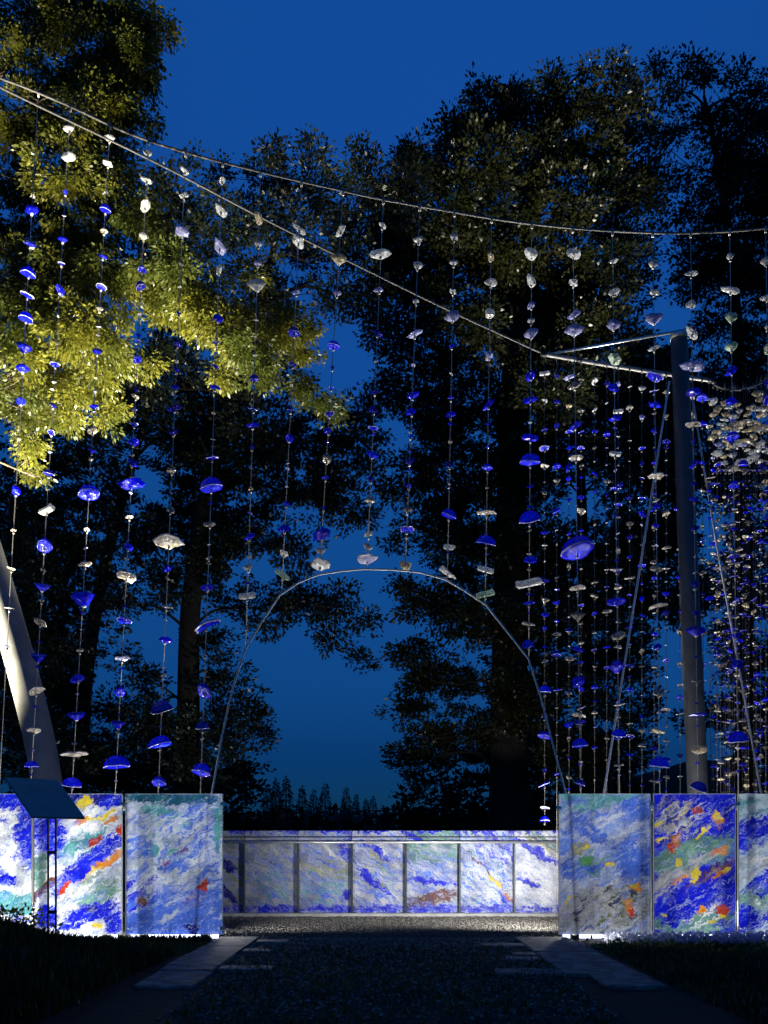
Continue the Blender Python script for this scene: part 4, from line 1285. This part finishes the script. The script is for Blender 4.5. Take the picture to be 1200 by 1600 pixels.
for xt, xb, yb, ex, au, lab in FRONT:
    pcs = list(ex)
    if au:
        pcs += auto(au[0], au[1], 36, 9, 21)
    pcs += [(y + random.uniform(-6, 6), random.choice(('chunk', 'disc', 'bowl')), random.choice(('blue', 'blue', 'grey', 'white', 'lilac')), random.uniform(5, 9)) for y in range(int(pcs[0][0]) + 260, int(yb) - 20, 34) if min(abs(y - p[0]) for p in pcs) > 11]
    on_arch = yb < 1100
    strand(lab, 'large strands hanging from the upper cable', (dB(xt), DA if on_arch else 10.3), xt, cb_y(xt) + 1, xb, yb, pcs, 0.0048,
           None if on_arch else 0.06)
strand('blue-beaded strand at the frame edge beside the leaning pale mast', 'large strands hanging from the upper cable', (10.4, 10.4), 60, 145, -2, 1240,
       auto(330, 720, 45, 14, 26) + [(768, 'chunk', 'blue', 24), (828, 'chunk', 'grey', 12), (888, 'disc', 'grey', 16), (950, 'disc', 'grey', 12), (1010, 'chunk', 'lilac', 10)], 0.0048, 0.06)

# second row, below the rod
ROD = [(851, 'strand hanging from the left tip of the thick rod', 1288), (889, 'second strand along the thick rod', None), (929, 'third strand along the thick rod', None), (966, 'middle strand of the thick rod, left of the guy wire foot', None),
       (1003, 'strand from the thick rod crossing the left guy wire', None), (1041, 'strand from the thick rod beside the grey mast', None), (1082, 'strand from the thick rod in front of the grey mast', None), (1108, 'strand at the right tip of the thick rod', None)]
ROD += [(870, 'finer strand between the left tip strand and the second strand of the thick rod', None), (908, 'finer strand between the second and third strands of the thick rod', None), (948, 'finer strand just right of the third strand of the thick rod', None),
        (984, 'finer strand right of the middle strand of the thick rod', None), (1022, 'finer strand of the thick rod, second to the left of the grey mast', None), (1060, 'finer strand of the thick rod at the left edge of the grey mast', None), (1097, 'finer strand of the thick rod at the right edge of the grey mast', None)]
for px, lab, yb in ROD:
    yt = 553 + (px - 849) * 42 / 266
    pcs = auto(yt + 30, 700, 38, 9, 17, 660 if 'finer' not in lab else 0) + auto(700, 1235, 25, 6, 16, extra=('blue', 'blue', 'navy', 'grey', 'grey'))
    if yb:
        pcs += [(1080, 'dome', 'blue', 21), (1151, 'dome', 'blue', 22), (1225, 'disc', 'blue', 20), (1262, 'disc', 'lilac', 16), (1282, 'dome', 'blue', 18)]
    strand(lab, 'strands hanging from the thick rod', (11.62, 11.62), px, yt, px + (0 if px < 1050 else 3), yb or 1262, pcs, 0.0036, None if yb else 0.08, 'cable')

# dense curtain at right
for i in range(36):
    row = i % 4
    px = 1115 + i * 3.8 + random.uniform(-1.5, 1.5)
    d = 12.5 + row * 0.45
    yt = 601 + row * 2 if px < 1180 else 594 - (px - 1180) * .45
    pcs = auto(yt + random.uniform(20, 60), 735, 27, 10, 18, 725) + auto(735, 1240, 21, 4, 12, extra=('blue', 'blue', 'navy', 'grey', 'grey', 'cream'))
    pcs = [(y, k, 'cream' if (c == 'lilac' or (c == 'white' and random.random() < .4)) and y < 690 else c, w) for y, k, c, w in pcs]
    strand('thin glass strand in the dense curtain hanging right of the grey mast', 'dense curtain of thin strands', (d, d), px, yt, px + random.uniform(-2, 2), 1270, pcs, 0.003, 0.08, 'cable')

# ------------------------------------------------------------------ slanted sign
sg = empty('lectern_sign', (P(82, 1470, 8.5).x, 8.45, 0), 'dark slanted sign plate on two thin posts in front of the left glass panels', 'sign')
c = P(70, 1249, 8.5)
e1, e2v = Vector((.34, .36, 0)), Vector((.37, -.36, -.36))
nrm = e1.cross(e2v).normalized()
bm = bmesh.new()
o0 = c - e1 / 2 - e2v / 2 - sg.location
vs = []
for dn in (0, -0.022):
    for q in (Vector(), e1, e1 + e2v, e2v):
        vs.append(bm.verts.new(o0 + q + nrm * dn))
for f in ((0, 1, 2, 3), (7, 6, 5, 4), (0, 4, 5, 1), (1, 5, 6, 2), (2, 6, 7, 3), (3, 7, 4, 0)):
    bm.faces.new([vs[i] for i in f])
bmesh.ops.recalc_face_normals(bm, faces=bm.faces)
bmesh.ops.bevel(bm, geom=list(bm.edges), offset=.004, segments=1, affect='EDGES')
link('plate', mesh_bm('plate', bm, MAT['sign']), sg)
for px in (75, 87):
    bm = bmesh.new()
    p0, p1 = P(px, 1500, 8.5) - sg.location, P(px, 1262, 8.5) - sg.location
    p0.z = 0
    box(bm, (p0.x - .005, p0.y - .012, 0), (p0.x + .005, p0.y + .02, p1.z), bevel=.002)
    link('post', mesh_bm('post', bm, MAT['dark_metal']), sg)
for py in (1332, 1425):
    bm = bmesh.new()
    a = P(75, py, 8.5) - sg.location
    q = P(87, py, 8.5) - sg.location
    box(bm, (a.x + .008, a.y - .015, a.z - .014), (q.x - .008, a.y + .015, a.z + .014))
    link('spacer', mesh_bm('spacer', bm, MAT['dark_metal']), sg)

# ------------------------------------------------------------------ plants near the panels
shrub('ragged olive bush at the foot of the glaring white panel', 9.2, [(5, 1440, 30), (35, 1435, 26), (60, 1455, 22), (85, 1462, 14), (-25, 1450, 35), (20, 1465, 30)], MAT['leaf_lit'], 0.05, 1400, 0.09, 0.15, name='bush')
shrub('low leafy bush in front of the pale blue and stormy panels', 8.9, [(920, 1482, 16), (950, 1487, 20), (985, 1484, 24), (1020, 1490, 26), (1055, 1492, 24), (1090, 1492, 28), (1000, 1500, 24), (1060, 1505, 26)], MAT['bed_leaf'], 0.05, 1300, 0.08, 0.2, name='bush')
shrub('low leafy bush in front of the teal wave panel at the frame edge', 8.6, [(1120, 1500, 26), (1155, 1498, 28), (1190, 1500, 28), (1220, 1498, 30), (1150, 1518, 26), (1195, 1520, 28)], MAT['bed_leaf'], 0.05, 1300, 0.08, 0.2, name='bush')


def blades(name, n, fx, fy, fz, h, mat, lean=.5):
    x, y = fx(n), fy(n)
    z = np.array([fz(a, b_) for a, b_ in zip(x, y)]) if fz else np.zeros(n)
    a = rng.random(n) * 6.283
    hh = h * (.4 + .9 * rng.random(n))
    w = .006 + .004 * rng.random(n)
    dx, dy = np.cos(a), np.sin(a)
    ln = lean * rng.random(n) * hh
    base = np.stack([x, y, z], -1)
    side = np.stack([-dy * w, dx * w, 0 * w], -1)
    mid = base + np.stack([dx * ln * .35, dy * ln * .35, hh * .6], -1)
    tip = base + np.stack([dx * ln, dy * ln, hh], -1)
    V = np.stack([base - side, base + side, mid + side * .7, tip, mid - side * .7], 1).reshape(-1, 3)
    F = np.arange(5 * n).reshape(n, 5)
    o = link(name, raw_mesh(name, V, F, mat))
    o['kind'] = 'stuff'


blades('bank_grass', 26000, U(-4.6, -1.82), U(3.2, 8.6), bank_h, .11, MAT['grass'])
blades('lawn_grass', 20000, U(1.98, 5.2), U(4.5, 9.2), None, .055, MAT['grass'])
blades('verge_grass', 5000, U(-3.2, -1.72), U(8.3, 9.45), None, .025, MAT['grass'])
blades('path_grass', 3500, U(-1.2, 1.3), U(4.5, 9.0), None, .045, MAT['grass'])
blades('edging_grass', 1500, U(-3.4, -1.75), U(9.5, 9.78), None, .06, MAT['grass'])
# flowering ground cover against the right panels
n = 5200
pts = np.stack([rng.uniform(2.2, 4.9, n), rng.uniform(9.25, 9.76, n), rng.random(n) * .085], -1)
o = leaves('flower_ground_cover', pts, rng.normal(size=(n, 3)) + np.array([0, -.3, .6]), .035, .7, MAT['petal'])
o['kind'] = 'stuff'
